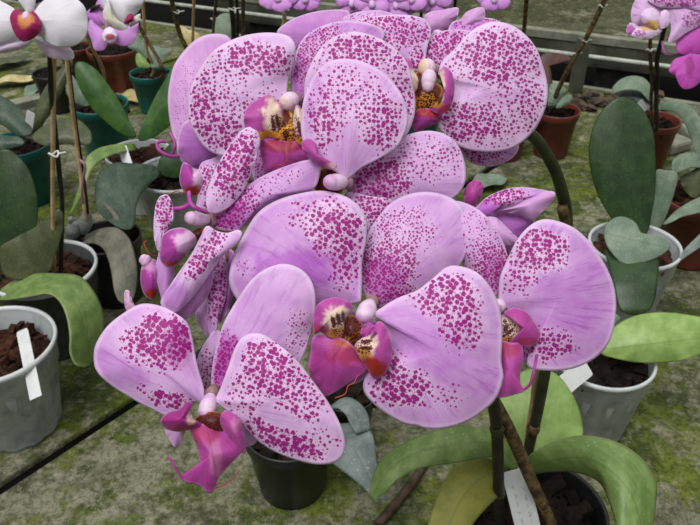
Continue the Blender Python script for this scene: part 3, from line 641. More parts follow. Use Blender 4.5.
# ---- F1 big centre bloom
f = flower(main, 'largest open bloom at the centre', (372, 301, .289, 361, 321, .282), W(378, 300, .315), .9, W(385, 285, .335), ra=.0032, rb=.0040)
B(f, 'sepal', '364 300 360 280 361 258 366 238 376 220 390 204 408 195 428 192 448 197 462 208 469 226 468 246 460 264 446 278 424 290 400 300 380 308', (369, 304), .299, M_PETAL, .05, -.12, .005, flush=.4, sscale=1.45, blobs=[('spot', 385, 270, 40, 46, 1.0), ('spot', 405, 232, 40, 34, .62), ('flush', 380, 280, 30, 30, .5), ('tint', 374, 290, 40, 40, .3)], rings=22, M=100)
B(f, 'petal', '360 303 348 305 332 307 314 308 292 310 262 312 240 303 230 284 231 266 238 246 246 230 258 213 276 201 298 194 320 191 342 195 358 205 366 220 366 240 362 262 362 282', (361, 302), .292, M_PETAL, -.03, -.03, .0055, flush=.5, sscale=.92, blobs=[('spot', 336, 232, 36, 32, 1.0), ('spot', 345, 262, 22, 36, .85), ('spot', 322, 218, 44, 26, .62), ('spot', 247, 268, 12, 18, .32), ('flush', 300, 268, 55, 24, .4), ('flush', 335, 225, 36, 28, -.45)], rings=22, M=110)
B(f, 'sepal', '350 312 368 318 384 330 372 370 350 384 336 360 338 330', (362, 316), .304, M_PETAL, 0, 0, .002, flush=.7)
B(f, 'petal', '376 316 384 306 398 298 418 290 434 278 446 268 457 266 474 271 486 282 496 298 501 318 502 340 501 362 503 378 496 398 482 412 464 423 444 428 424 428 418 426 404 424 386 414 372 402 364 390 366 376 378 364 388 350 388 334 382 322', (372, 314), .286, M_PETAL, .02, .05, .006, flush=.42, sscale=.88, blobs=[('spot', 452, 300, 44, 30, 1.02, 25), ('spot', 462, 325, 28, 34, .85), ('spot', 425, 298, 26, 14, .6), ('spot', 402, 388, 38, 24, 1.02), ('spot', 392, 372, 20, 24, .9), ('spot', 446, 395, 24, 16, .45), ('flush', 440, 350, 80, 30, .2, 35), ('flush', 455, 298, 36, 28, -.4), ('flush', 400, 385, 34, 24, -.35)], rings=24, M=120)
B(f, 'lip', '314 336 326 335 341 338 354 347 364 362 366 371 352 380 336 391 324 396 314 384 309 368 311 350', (352, 346), .280, M_LIP, -.15, .25, .003, flush=.15, blobs=[('deep', 350, 352, 28, 16, .6), ('yel', 345, 344, 12, 5, .5), ('flush', 325, 365, 14, 26, .4), ('dark', 339, 350, 1.6, 14, .35, 35)])
B(f, 'lip_lobe', '314 333 314 314 320 303 332 298 344 299 351 304 352 309 347 315 344 322 343 333 338 339 329 337 320 331', (348, 338), .281, M_LIP, .25, .15, .004, flush=.2, sscale=1.9, blobs=[('tint', 338, 320, 18, 17, 1.0), ('yel', 337, 334, 20, 8, .85), ('deep', 318, 331, 16, 7, .7), ('dark', 333, 321, 2.6, 7, .95, -18), ('dark', 338, 319, 2.8, 8, .95, -12), ('dark', 343, 317, 2.4, 8, .9, -8), ('dark', 334, 331, 2, 2, .6), ('spot', 338, 326, 10, 14, .75)])
B(f, 'lip_lobe', '378 322 384 325 389 336 392 352 389 366 382 376 374 378 367 368 359 356 355 346 361 339 371 334', (357, 345), .277, M_LIP, -.2, .1, .004, flush=.2, sscale=1.9, blobs=[('tint', 367, 346, 13, 15, 1.0), ('yel', 362, 354, 14, 9, .9), ('deep', 372, 368, 19, 13, 1.0), ('dark', 367, 342, 8, 2.4, .95, -12), ('dark', 367, 348, 8, 2.4, .95, 4), ('dark', 374, 336, 6, 2, .8, -50), ('spot', 365, 347, 11, 12, .75)])
B(f, 'callus', '343 320 350 315 358 320 364 330 362 340 356 347 348 347 342 340', (355, 330), .284, M_CALLUS, 0, 0, .003, flush=.8, sscale=1.8, blobs=[('dark', 352, 328, 9, 12, .8), ('yel', 350, 342, 10, 6, .7), ('deep', 356, 340, 8, 8, .7), ('spot', 352, 332, 16, 20, .9)])
B(f, 'lip_tongue', '362 328 368 323 374 326 374 333 368 338 361 335', (366, 325), .279, M_LIP, 0, 0, .001, flush=.3)
tend(f, '364 371 .278 357 377 .276 354 383 .275 348 386 .274 345 394 .274 335 398 .274')
# ---- F2 lower left bloom
f = flower(main, 'lowest bloom on the left with a drooping magenta lip', (212, 393, .277, 204, 419, .272), W(222, 380, .30), .9, W(235, 330, .325), ra=.0026, rb=.0037)
B(f, 'sepal', '207 396 212 372 216 348 224 324 236 302 250 282 264 270 282 264 298 267 310 278 315 294 314 318 309 340 300 362 285 380 262 394 232 402 216 402', (211, 398), .2835, M_PETAL, .06, .06, .004, flush=.3, sscale=1.35, blobs=[('spot', 222, 368, 22, 46, .9, 12), ('spot', 298, 340, 16, 40, .55), ('flush', 222, 365, 26, 46, .6), ('tint', 218, 375, 20, 50, .6, 12), ('flush', 265, 310, 40, 30, .12)], rings=22, M=100)
B(f, 'sepal', '165 427 176 414 190 412 192 424 184 432 182 442 176 447 170 440', (195, 412), .283, M_BACK, .1, .1, .002, flush=.1)
B(f, 'sepal', '225 412 240 405 262 420 258 440 244 446 230 432', (225, 412), .284, M_PETAL, 0, 0, .002, flush=.4)
B(f, 'petal', '204 406 192 402 180 410 168 416 150 408 128 396 110 384 97 370 94 356 97 342 108 326 124 313 142 304 160 306 176 314 188 324 193 342 197 364 203 386', (205, 404), .279, M_PETAL, -.03, -.05, .005, flush=.3, sscale=.95, blobs=[('spot', 164, 342, 38, 34, 1.25), ('spot', 145, 345, 34, 26, .75), ('spot', 172, 400, 34, 10, 1.15, 14), ('spot', 150, 390, 20, 8, .5), ('flush', 120, 370, 40, 20, .25, 30), ('flush', 160, 342, 36, 30, -.1), ('tint', 178, 345, 20, 30, .5)], rings=22, M=110)
B(f, 'petal', '217 402 221 388 228 368 236 346 246 335 262 334 280 346 298 362 315 384 330 405 340 424 345 442 343 456 334 463 318 464 298 460 276 452 258 440 244 426 232 414', (215, 401), .275, M_PETAL, .03, .04, .005, flush=.2, blobs=[('spot', 270, 368, 42, 34, 1.02, 40), ('spot', 300, 395, 40, 30, .8, 40), ('spot', 285, 440, 56, 14, 1.15, 22), ('spot', 320, 440, 24, 20, .5), ('spot', 245, 395, 24, 30, .6)], rings=22, M=110)
B(f, 'lip', '190 426 204 424 222 430 236 442 241 451 232 462 223 471 217 480 214 490 208 493 203 487 195 484 186 482 180 477 190 477 197 472 200 462 198 448', (208, 426), .270, M_LIP, .0, -.12, .004, flush=.25, ripple=.0008, blobs=[('deep', 206, 434, 16, 12, .45), ('flush', 215, 470, 16, 18, .3), ('tint', 216, 458, 7, 24, .14), ('deep', 196, 432, 8, 12, .5), ('dark', 212, 452, 1.5, 26, .3, -12), ('dark', 205, 485, 14, 3, .25)])
B(f, 'lip_lobe', '161 421 169 413 180 410 188 402 192 404 189 413 194 420 201 424 193 428 180 431 168 429', (200, 424), .268, M_LIP, .2, .1, .004, flush=.9, sscale=1.9, blobs=[('tint', 192, 418, 7, 8, .7), ('deep', 178, 428, 18, 4, .4)])
B(f, 'lip_lobe', '222 414 228 411 240 419 243 433 245 453 235 444 226 433 221 424', (224, 416), .268, M_LIP, -.2, .1, .004, flush=.2, sscale=1.9, blobs=[('tint', 236, 424, 7, 9, .12)])
B(f, 'callus', '196 418 208 412 222 414 228 426 220 434 202 433', (212, 414), .272, M_CALLUS, 0, 0, .003, flush=.9, sscale=1.8, blobs=[('dark', 212, 424, 20, 13, .85), ('yel', 200, 424, 5, 5, .5), ('spot', 212, 424, 20, 14, .8)])
tend(f, '187 480 .268 181 476 .266 176 469 .265 172 461 .265 167 457 .265', M_TENDM, .00045); tend(f, '213 489 .268 221 486 .266 230 481 .266 240 470 .266')
# ---- folded back bloom between the left blooms
f = flower(main, 'folded bloom seen edge-on between the left blooms', (214, 262, .306, 212, 268, .304), W(232, 255, .315), .9, W(255, 245, .33), ra=.0015, rb=.0015)
B(f, 'sepal', '196 316 199 304 205 296 214 296 216 318 212 342 204 332', (211, 340), .306, M_BACK, 0, 0, .003, flush=.3)
B(f, 'petal', '207 262 216 254 224 254 227 272 226 294 220 316 212 338 208 322 208 295', (216, 256), .301, M_PETAL, 0, 0, .002, flush=.6, sscale=1.3, blobs=[('spot', 216, 286, 14, 46, .95)])
B(f, 'petal', '223 256 230 248 236 258 235 282 230 304 222 322 219 316 225 292', (230, 252), .304, M_BACK, 0, 0, .002, flush=.8, blobs=[('tint', 228, 280, 10, 40, .5)])
B(f, 'sepal', '196 380 198 358 206 342 216 330 222 340 214 372 208 396', (216, 335), .300, M_PETAL, 0, 0, .002, flush=.3, sscale=1.4, blobs=[('spot', 208, 372, 12, 30, .7)])
tube(main, 'flower_spike_tip', wp('192 362 .31 200 354 .312 210 345 .314 225 330 .318 245 290 .33'), .0017, M_SPIKED, 30, 8)
# ---- spikes, stakes, leaves of the main plant
s = tube(main, 'flower_spike', [mc + Vector((-.028, -.01, -.015))] + wp('499 500 .585 498 460 .54 496 420 .50 488 385 .455 462 345 .41 430 315 .375 385 285 .35 335 220 .348 285 200 .345 250 245 .338 232 315 .332'), [.0044, .0043, .0042, .0042, .004, .0036, .0032, .003, .0026, .0024, .002, .0017, .0012], M_SPIKED, 90, 10)
for x, y, d in ((499, 496, .581), (497, 432, .511)):
    p = W(x, y, d); q = W(x - .2, y - 6, d - .006); mk('node', *tube_geo([p, (p + q) / 2, q], [.0044, .0052, .0042], 10, 10), M_SPIKE, s)
s = tube(main, 'flower_spike', [mc + Vector((-.004, .012, -.015))] + wp('528 455 .62 536 420 .59 545 372 .555 556 300 .51 565 240 .465 566 212 .448 558 178 .425 545 152 .405 528 132 .388 500 120 .375 460 112 .365 425 105 .36 390 110 .358'), [.0044, .0044, .0043, .0042, .004, .0038, .0037, .0035, .0033, .0031, .0028, .0025, .0022, .0018], M_SPIKE, 100, 10)
p, q = W(532, 432, .6), W(535, 424, .593); mk('node', *tube_geo([p, (p + q) / 2, q], [.0046, .0054, .0045], 10, 10), M_DRYSTICK, s)
mk('cut_stub', *tube_geo(wp('566 224 .452 564 215 .444 562 207 .438'), [.003, .0034, .0032], 12, 9), M_DRYSTICK, s)
tube(main, 'stake', [mc + Vector((.012, -.02, -.02))] + wp('552 528 .60 532 482 .56 512 436 .525 493 400 .495'), .0046, M_DRYSTICK, 40, 10)
tube(main, 'stake', [mc + Vector((-.004, .022, -.02))] + wp('527 440 .615 533 400 .585 538 350 .55'), .0022, M_BAMBOO, 30, 8)
tagplate(main, 'plant_tag', (531, 540, .585), (514, 470, .575), .0195, 'white tag with faint pencil writing', True)
d0 = md_
B(main, 'leaf', '528 462 514 448 500 425 498 400 505 383 522 372 540 369 558 376 572 394 581 418 582 438 570 446 550 454', (530, 462), .645, L_LIGHT, 0, -.25, .004, .10, .001, solid=.0018, tip=(545, 369))
strip(main, 'leaf', [(522, 466, .615, 530, 474, .615), (530, 455, .60, 552, 471, .598), (552, 443, .585, 578, 472, .575), (580, 436, .568, 600, 482, .555), (612, 441, .556, 610, 502, .535), (637, 455, .548, 616, 522, .522), (652, 474, .545, 620, 545, .515), (656, 490, .542, 625, 566, .51), (650, 540, .53, 640, 572, .512)], L_SOFT, .008, 48, 18, .0018)
strip(main, 'leaf', [(520, 470, .60, 514, 474, .60), (512, 450, .588, 508, 468, .585), (490, 431, .572, 492, 457, .565), (465, 427, .562, 470, 460, .55), (440, 430, .556, 446, 464, .54), (412, 440, .55, 420, 468, .53), (386, 456, .545, 400, 478, .525), (373, 478, .54, 386, 492, .525), (371, 498, .532, 374, 502, .53)], L_SOFT, .006, 48, 18, .0018)
strip(main, 'leaf', [(502, 462, .60, 512, 476, .605), (480, 458, .585, 508, 486, .59), (458, 464, .57, 496, 498, .572), (444, 480, .556, 482, 512, .556), (434, 505, .545, 470, 528, .545), (427, 530, .535, 462, 545, .535), (424, 560, .53, 452, 560, .53)], L_YELL, .004, 40, 16, .0018)
strip(main, 'leaf', [(512, 474, .60, 520, 474, .60), (506, 462, .595, 517, 468, .595), (496, 450, .592, 512, 458, .59), (482, 446, .588, 498, 446, .585), (470, 446, .585, 480, 440, .585)], L_MID, .003, 20, 10, .0018)
# ================================================================== other plants
def stick(root, s, r, mat=M_BAMBOO, name='stake', first=None):
    pts = ([first] if first is not None else []) + wp(s); return tube(root, name, pts, r, mat, 40, 8)
def clip(root, x, y, d, r=.005):
    p = W(x, y, d); pts = [p + Vector((r * math.cos(a), r * .8 * math.sin(a), .002 * math.sin(2 * a))) for a in [k * .7 for k in range(10)]]
    pts.append(p + Vector((r * 2.6, 0, .002))); return tube(root, 'tie_clip', pts, .0012, M_CLIP, 40, 6)
# H white-flowered plant, left
r_, c_, d_ = plant('white-flowered orchid in smoky pot with a bamboo stake, left edge', 43, 267, .0635, .115, P_SMOKE, 'clear', M_BARK, P_WHITE)
B(r_, 'leaf', '-15 160 0 150 13 152 28 168 36 192 38 215 33 238 26 256 5 252 -15 222', (26, 256), .93, L_DARK, 0, .15, .004, .08, solid=.0018, tip=(5, 150))
B(r_, 'leaf', '0 262 0 248 15 238 38 226 60 209 63 228 56 252 47 274 24 280 6 276', (40, 276), .885, L_OLIVE, .1, .2, .002, .12, solid=.0018, tip=(60, 210))
strip(r_, 'leaf', [(-4, 300, .885, -2, 292, .90), (8, 300, .86, 14, 281, .90), (28, 297, .835, 34, 274, .885), (48, 294, .815, 56, 274, .87), (60, 302, .80, 80, 277, .855), (67, 318, .79, 96, 296, .845), (70, 336, .785, 103, 318, .84), (70, 352, .785, 101, 342, .838), (74, 362, .787, 91, 363, .832), (78, 366, .79, 84, 367, .80)], L_SOFT, .003, 44, 16, .0018)
stick(r_, '53 214 .86 53 140 .79 54 60 .725 54 20 .70', .0026, M_BAMBOO, 'stake', c_ + Vector((.012, -.005, 0)))
s = stick(r_, '62 205 .87 60 180 .835 56 140 .80 51 90 .745 50 50 .72 46 10 .71', .0028, M_SPIKED, 'flower_spike', c_ + Vector((.02, -.005, 0)))
clip(r_, 54, 154, .79); 
f = tube(r_, 'flower', wp('46 10 .71 40 4 .705 33 14 .69 30 18 .682'), .0018, M_PED, 16, 8); f['label'] = 'large white bloom with crimson lip'
B(f, 'sepal', '35 45 45 38 62 42 72 50 74 58 66 60 52 58 42 52', (32, 36), .69, M_WHITE, .1, 0, .004, flush=.5, blobs=[('tint', 55, 52, 24, 10, .8)])
B(f, 'sepal', '-10 53 0 42 16 38 30 40 24 48 8 52', (26, 36), .69, M_WHITE, 0, 0, .004, flush=.5, blobs=[('tint', 8, 48, 22, 9, .7)])
B(f, 'sepal', '20 10 14 -10 24 -25 36 -12 34 8', (28, 15), .693, M_WHITE, 0, 0, .003, flush=.1)
B(f, 'petal', '26 18 10 6 -10 -2 -26 6 -28 26 -14 40 4 42 18 36', (28, 20), .682, M_WHITE, 0, 0, .006, flush=.15)
B(f, 'petal', '32 18 40 4 56 -6 72 -4 84 6 88 20 86 36 76 45 60 47 46 42 38 32', (30, 20), .678, M_WHITE, 0, .03, .008, flush=.15)
B(f, 'lip', '10 18 16 9 24 13 34 12 41 22 40 32 30 40 22 41 15 34', (25, 18), .668, M_RLIP, 0, 0, .006, flush=.3, blobs=[('tint', 26, 20, 10, 8, .9), ('deep', 24, 24, 7, 6, .6)])
egg(f, 'column', W(27, 12, .668), W(25, 21, .662), .003, .004, M_COLUMN, .3, .6)
# C teal pot, left edge
r_, c_, d_ = plant('orchid with spread grey-green leaves in the teal pot at the left edge', 16, 143, .055, .105, P_TEAL, 'rim', M_BARKD, None, .86, 'orchids in teal pots')
B(r_, 'leaf', '-20 96 -4 95 10 101 22 112 30 126 32 134 20 136 4 126 -20 112', (32, 135), 1.14, L_BLUE, .1, -.35, .006, .1, solid=.002, tip=(-20, 100))
B(r_, 'leaf', '28 134 33 114 42 94 52 78 62 68 70 60 73 64 66 84 56 102 46 120 36 134', (30, 136), 1.16, L_OLIVE, 0, .05, .004, .2, solid=.002, tip=(72, 61))
B(r_, 'leaf', '32 138 44 126 60 119 76 119 88 128 92 138 88 145 66 144 46 146', (32, 140), 1.12, L_OLIVE, 0, -.5, .006, .05, solid=.002, tip=(91, 136))
B(r_, 'leaf', '20 138 6 136 -14 134 -22 142 -10 150 10 148 24 144', (28, 140), 1.10, L_BLUE, 0, -.4, .004, .05, solid=.002)
tagplate(r_, 'plant_tag', (27, 137, 1.16), (31, 112, 1.13), .014)
# D teal pot with purple bloom
r_, c_, d_ = plant('orchid with a purple bloom in the teal pot behind the long green leaf', 99, 103, .054, .10, P_TEAL, 'rim', M_BARKD, None, .86, 'orchids in teal pots')
stick(r_, '104 74 1.27 96 55 1.22 86 34 1.18 84 22 1.16', .0028, M_BAMBOO, 'stake', c_ + Vector((.01, 0, 0)))
stick(r_, '98 72 1.28 93 50 1.23 89 28 1.18 92 10 1.15 100 6 1.14', .003, M_SPIKED, 'flower_spike', c_)
f = tube(r_, 'flower', wp('100 6 1.14 104 14 1.15 107 28 1.145 108 30 1.14'), .002, M_PED, 14, 8); f['label'] = 'mid purple bloom'
B(f, 'petal', '106 30 98 26 90 20 88 30 92 42 95 50 104 50 109 40', (108, 34), 1.14, M_PURP, 0, 0, .005, flush=.2)
B(f, 'petal', '112 32 118 22 128 18 138 22 137 34 132 44 122 46 114 42', (110, 34), 1.14, M_PURP, 0, 0, .005, flush=.2)
B(f, 'sepal', '106 28 96 14 98 0 112 -8 122 4 118 20 112 28', (109, 30), 1.15, M_PURP, 0, 0, .004, flush=.4)
B(f, 'sepal', '90 20 86 14 92 8 100 10 106 22 100 26', (106, 24), 1.155, M_PURP, 0, 0, .004, flush=.8)
B(f, 'lip', '102 36 104 30 109 27 114 29 117 36 114 43 108 43 104 41', (109, 30), 1.125, M_PURP, 0, 0, .005, flush=0, blobs=[('tint', 109, 34, 12, 10, 1.0), ('deep', 110, 37, 6, 4, .9)])
B(r_, 'leaf', '92 100 84 90 76 80 68 72 66 84 68 96 78 104 88 106', (92, 104), 1.30, L_GREY, 0, .2, .003, .1, solid=.002)
# E long bright green leaves, pale pot with tag
r_, c_, d_ = plant('orchid with two long glossy green leaves in a pale pot with white tag', 138, 152, .054, .10, P_WHITE, 'rim', M_BARK)
B(r_, 'leaf', '75 66 78 62 86 63 96 70 106 82 116 96 124 110 131 124 136 136 128 137 116 130 104 120 92 108 82 92 76 78', (136, 138), 1.17, L_MID, .15, .1, .005, .12, solid=.002, tip=(77, 63))
B(r_, 'leaf', '138 138 146 118 154 100 164 82 176 64 190 55 196 70 192 95 180 115 164 130 148 140', (138, 140), 1.17, L_MID, 0, .15, .004, .1, solid=.002, tip=(190, 56))
strip(r_, 'leaf', [(134, 144, 1.16, 136, 150, 1.15), (122, 144, 1.13, 124, 152, 1.12), (108, 146, 1.11, 112, 155, 1.095), (96, 150, 1.09, 102, 160, 1.08), (86, 160, 1.075, 93, 168, 1.07), (80, 184, 1.065, 85, 186, 1.062), (73, 206, 1.06, 77, 206, 1.06), (69, 216, 1.06, 70, 216, 1.06)], L_SOFT, .002, 36, 10, .0018)
tagplate(r_, 'plant_tag', (128, 165, 1.12), (122, 147, 1.13), .014)
# F clear pot with drooping dark leaf
r_, c_, d_ = plant('orchid with a broad drooping dark leaf in a clear pot beside the blooms', 176, 172, .063, .115, P_CLEAR, 'clear', M_BARKD, P_CLEAR)
strip(r_, 'leaf', [(160, 175, 1.12, 158, 168, 1.14), (146, 188, 1.06, 150, 165, 1.12), (140, 196, 1.03, 134, 164, 1.09), (136, 207, 1.005, 116, 163, 1.07), (135, 222, .985, 103, 168, 1.05), (131, 229, .975, 97, 178, 1.035), (122, 229, .97, 95, 194, 1.02), (112, 223, .97, 98, 210, 1.0), (106, 218, .975, 102, 215, .985)], L_BLUE, .008, 44, 16, .0018)
B(r_, 'leaf', '158 172 165 150 180 140 196 148 198 170 180 178', (168, 176), 1.13, L_DARK, 0, .1, .003, .1, solid=.002)
# G black pot, taupe leaf
r_, c_, d_ = plant('orchid with a drooping taupe leaf and grey bulbs in a black pot', 107, 236, .045, .10, P_BLACK, 'rim', M_BARKD)
strip(r_, 'leaf', [(82, 244, .985, 86, 236, 1.0), (95, 244, .96, 100, 229, .985), (104, 250, .935, 116, 228, .965), (109, 262, .915, 128, 237, .945), (112, 276, .90, 134, 252, .93), (114, 290, .892, 137, 270, .92), (118, 300, .888, 136, 288, .912), (124, 304, .888, 132, 301, .90)], L_TAUPE, .004, 40, 14, .0018)
B(r_, 'leaf', '116 228 112 216 103 204 104 202 112 208 119 218 122 228', (118, 229), .98, L_TAUPE, 0, 0, .001, solid=.0015)
for a, b, q in (((70, 238, .985), (77, 222, .965), .010), ((84, 232, .98), (87, 212, .955), .009), ((78, 226, .98), (70, 218, .96), .006)):
    V, Fc = tube_geo([W(*a), (W(*a) * .5 + W(*b) * .5), W(*b)], [q * .6, q, q * .45], 14, 12); mk('bulb', V, Fc, M_ROOT, r_)
stick(r_, '85 214 .95 80 170 .92 75 130 .89 70 90 .85 66 55 .82 60 10 .78', .0022, M_BAMBOO, 'stake', W(87, 226, .975))
stick(r_, '85 212 .955 82 196 .93 83 180 .915 85 166 .90 80 160 .90', .0016, M_PED, 'dry_stem', W(87, 226, .975))
s = stick(r_, '88 214 .955 83 170 .925 77 130 .895 72 90 .855 68 55 .825 62 10 .785 66 -24 .765 100 -34 .76 128 -14 .765', .0018, M_SPIKED, 'flower_spike', W(89, 226, .975))
f = tube(r_, 'flower', wp('128 -14 .765 124 -6 .76 122 2 .755'), .0018, M_PED, 12, 8); f['label'] = 'cream white bloom hanging from above the frame'
B(f, 'petal', '101 -4 112 -14 130 -12 143 -6 142 6 134 16 128 26 118 24 106 12', (124, 0), .748, M_WHITE, 0, 0, .008, flush=.1)
B(f, 'sepal', '101 0 104 -6 110 8 118 20 126 25 127 29 118 30 108 24 103 14', (108, -2), .735, M_WHITE, .1, .1, .003, flush=.3, blobs=[('deep', 112, 20, 16, 14, .7)])
B(f, 'sepal', '128 24 134 17 140 14 140 20 136 24 130 27', (130, 20), .745, M_WHITE, 0, 0, .002, flush=.5, blobs=[('deep', 136, 20, 8, 6, .5)])
B(f, 'lip', '124 23 128 15 132 14 134 19 131 22 127 24', (130, 20), .738, M_RLIP, 0, 0, .003, flush=.3)
# J clear pot front left (its plant leans out of the frame)
r_, c_, d_ = plant('clear grey pot of brown bark with white tag, front left corner', -8, 343, .0645, .12, P_CLEAR, 'clear', M_BARK, P_WHITE, None or .86, None, 'plant_pot', 'plant pot')
tagplate(r_, 'plant_tag', (36, 398, .755), (22, 330, .79), .013)
strip(r_, 'leaf', [(-10, 340, .82, -6, 336, .83), (-24, 330, .82, -20, 318, .83), (-50, 325, .80, -44, 308, .81), (-80, 340, .78, -80, 320, .79), (-92, 358, .77, -90, 356, .77)], L_MID, .003, 24, 10, .0018)
# K white pot with the tall dark leaf
r_, c_, d_ = plant('orchid with one tall dark green leaf in a white pot, right', 635, 244, .0575, .115, P_CLEAR, 'clear', M_BARK, P_WHITE)
B(r_, 'leaf', '620 232 606 210 594 184 589 156 592 130 602 110 617 98 632 100 644 112 652 130 655 156 655 184 652 210 646 234 634 240', (636, 240), .99, L_DARK, 0, .12, .006, .08, solid=.0022, tip=(620, 97))
B(r_, 'leaf', '644 236 650 210 654 188 656 171 664 170 677 174 674 192 668 210 662 224 652 236', (646, 238), 1.03, L_GREY, 0, .2, .002, .1, solid=.002, tip=(668, 171))
B(r_, 'leaf', '604 231 611 220 623 217 635 223 641 233 652 235 666 240 670 247 663 254 648 261 628 269 618 260 607 246', (640, 242), .895, L_GREY, 0, -.4, .004, .05, solid=.002, tip=(606, 234), centre=(632, 246))
strip(r_, 'leaf', [(604, 250, .905, 658, 254, .905), (609, 266, .884, 659, 266, .882), (613, 284, .868, 657, 282, .866), (616, 300, .862, 655, 298, .86), (621, 311, .858, 650, 309, .856), (632, 315, .858, 642, 314, .858)], L_DARK, .003, 24, 14, .0018)
# L white pot lower right
r_, c_, d_ = plant('orchid with one pale green leaf in a white pot with a slanting tag', 604, 355, .0535, .105, P_CLEAR, 'clear', M_BARKD, P_WHITE)
B(r_, 'leaf', '598 348 608 334 622 322 640 315 662 313 684 315 706 320 716 334 710 348 690 358 664 362 636 362 614 358 602 354', (599, 350), .785, L_LIGHT, -.05, -.25, .008, .02, .0008, solid=.002, tip=(716, 336))
B(r_, 'leaf', '594 352 600 340 612 326 620 318 610 314 596 322 586 338', (596, 352), .82, L_GREY, 0, 0, .002, solid=.002)
tagplate(r_, 'plant_tag', (556, 392, .735), (588, 366, .755), .020)
# N brown pot right middle
r_, c_, d_ = plant('orchid with a tall slanting stake in the brown pot right of the top bloom', 557, 109, .0435, .092, P_BROWN, 'rim', M_BARKD, None, .86, 'orchids in brown pots')
stick(r_, '556 95 1.36 570 66 1.30 584 42 1.26 598 14 1.22 608 -8 1.19', .0042, M_DRYSTICK, 'stake', c_ + Vector((-.01, 0, 0)))
for x, y, d in ((585, 41, 1.258), (601, 6, 1.208), (576, 54, 1.28)): clip(r_, x, y, d, .004)
B(r_, 'leaf', '548 106 549 92 552 84 560 85 566 90 560 100 552 108', (550, 108), 1.37, L_GREY, 0, .1, .003, .1, solid=.002)
B(r_, 'leaf', '556 108 562 98 570 95 572 100 564 106', (554, 108), 1.36, L_GREY, 0, -.1, .003, .1, solid=.002)
B(r_, 'leaf', '549 100 544 80 540 60 546 53 556 53 568 56 570 60 560 62 550 62 552 80 554 100', (551, 100), 1.42, leaf_material('leaf_brown', (70, 40, 34), (90, 56, 44), .05), 0, 0, .002, solid=.002, centre=(548, 66))
strip(r_, 'leaf', [(548, 106, 1.36, 554, 106, 1.36), (547, 96, 1.38, 552, 96, 1.38), (546, 84, 1.40, 550, 84, 1.40)], L_BLUE, .001, 12, 8, .002)
# O brown pot right edge
r_, c_, d_ = plant('orchid with arching grey leaves in the brown pot at the right edge', 703, 196, .058, .105, P_BROWN, 'rim', M_BARK, None, .86, 'orchids in brown pots')
strip(r_, 'leaf', [(712, 192, 1.06, 716, 200, 1.04), (700, 197, 1.03, 706, 210, 1.01), (688, 203, 1.01, 694, 214, .995), (676, 211, 1.0, 682, 217, .99), (668, 219, .99, 672, 222, .985), (663, 224, .985, 664, 225, .985)], L_GREY, .003, 28, 12, .0018)
strip(r_, 'leaf', [(705, 168, 1.10, 704, 156, 1.13), (690, 168, 1.07, 692, 153, 1.10), (680, 172, 1.05, 682, 154, 1.08), (674, 173, 1.04, 675, 158, 1.06), (672, 168, 1.04, 672, 163, 1.05)], L_GREY, .003, 24, 12, .0018)
strip(r_, 'leaf', [(706, 228, .975, 718, 234, .975), (696, 238, .96, 702, 246, .955), (686, 248, .95, 690, 254, .945), (678, 258, .94, 680, 261, .94)], L_SLATE, .002, 20, 10, .0018)
B(r_, 'leaf', '684 190 680 178 690 172 702 166 712 172 704 190 694 198', (700, 192), 1.10, L_OLIVE, 0, 0, .002, solid=.002)
# P brown pot with arched grey leaves and the pale/magenta blooms, top right
r_, c_, d_ = plant('orchid with striped pale bloom and arched grey leaves, top right', 655, 119, .046, .092, P_BROWN, 'rim', M_BARKD)
strip(r_, 'leaf', [(655, 104, 1.36, 652, 106, 1.34), (653, 92, 1.355, 646, 98, 1.33), (646, 80, 1.35, 640, 92, 1.325), (634, 76, 1.345, 630, 90, 1.32), (622, 79, 1.34, 620, 91, 1.32), (614, 86, 1.335, 614, 94, 1.325), (611, 93, 1.33, 613, 96, 1.33)], L_GREY, .002, 32, 12, .002)
strip(r_, 'leaf', [(658, 106, 1.33, 656, 112, 1.32), (668, 101, 1.30, 664, 110, 1.30), (684, 103, 1.27, 676, 113, 1.27), (696, 112, 1.24, 684, 122, 1.245), (704, 128, 1.215, 690, 136, 1.225), (708, 146, 1.20, 694, 150, 1.21), (706, 160, 1.19, 700, 160, 1.195)], L_GREY, .003, 36, 12, .002)
B(r_, 'leaf', '652 112 640 104 628 98 618 96 624 92 638 92 648 98', (654, 112), 1.34, L_SLATE, 0, -.2, .003, .1, solid=.002)
tagplate(r_, 'plant_tag', (645, 111, 1.27), (640, 101, 1.26), .011)
s = stick(r_, '657 128 1.29 656 100 1.25 658 76 1.21 657 60 1.18 664 30 1.12 668 6 1.07', .0036, M_SPIKED, 'flower_spike', c_)
stick(r_, '652 128 1.30 651 100 1.26 652 80 1.22 650 50 1.17 652 20 1.12', .003, M_DRYSTICK, 'stake', c_ + Vector((-.008, 0, 0)))
clip(r_, 649, 50, 1.165, .004)
f = tube(r_, 'flower', wp('666 20 1.10 664 14 1.08 660 12 1.06'), .0018, M_PED, 12, 8); f['label'] = 'pale pink bloom with magenta stripes'
B(f, 'petal', '633 24 631 14 634 2 642 -8 656 -8 664 4 662 20 650 28 640 26', (660, 14), 1.055, M_STRIPE, 0, 0, .006, flush=.7, blobs=[('flush', 636, 10, 8, 20, .5)])
B(f, 'petal', '668 8 684 -2 706 -2 712 14 702 24 688 32 676 40 668 43 671 28', (666, 8), 1.05, M_STRIPE, .1, 0, .006, flush=.9, sscale=.5, blobs=[('spot', 694, 20, 16, 10, .9), ('flush', 674, 28, 10, 20, .6)])
B(f, 'sepal', '648 -2 664 -10 690 -10 708 0 700 10 684 8 668 8 656 6', (662, 6), 1.045, M_STRIPE, 0, 0, .004, flush=1, sscale=.5, blobs=[('spot', 680, 0, 34, 9, 1.1)])
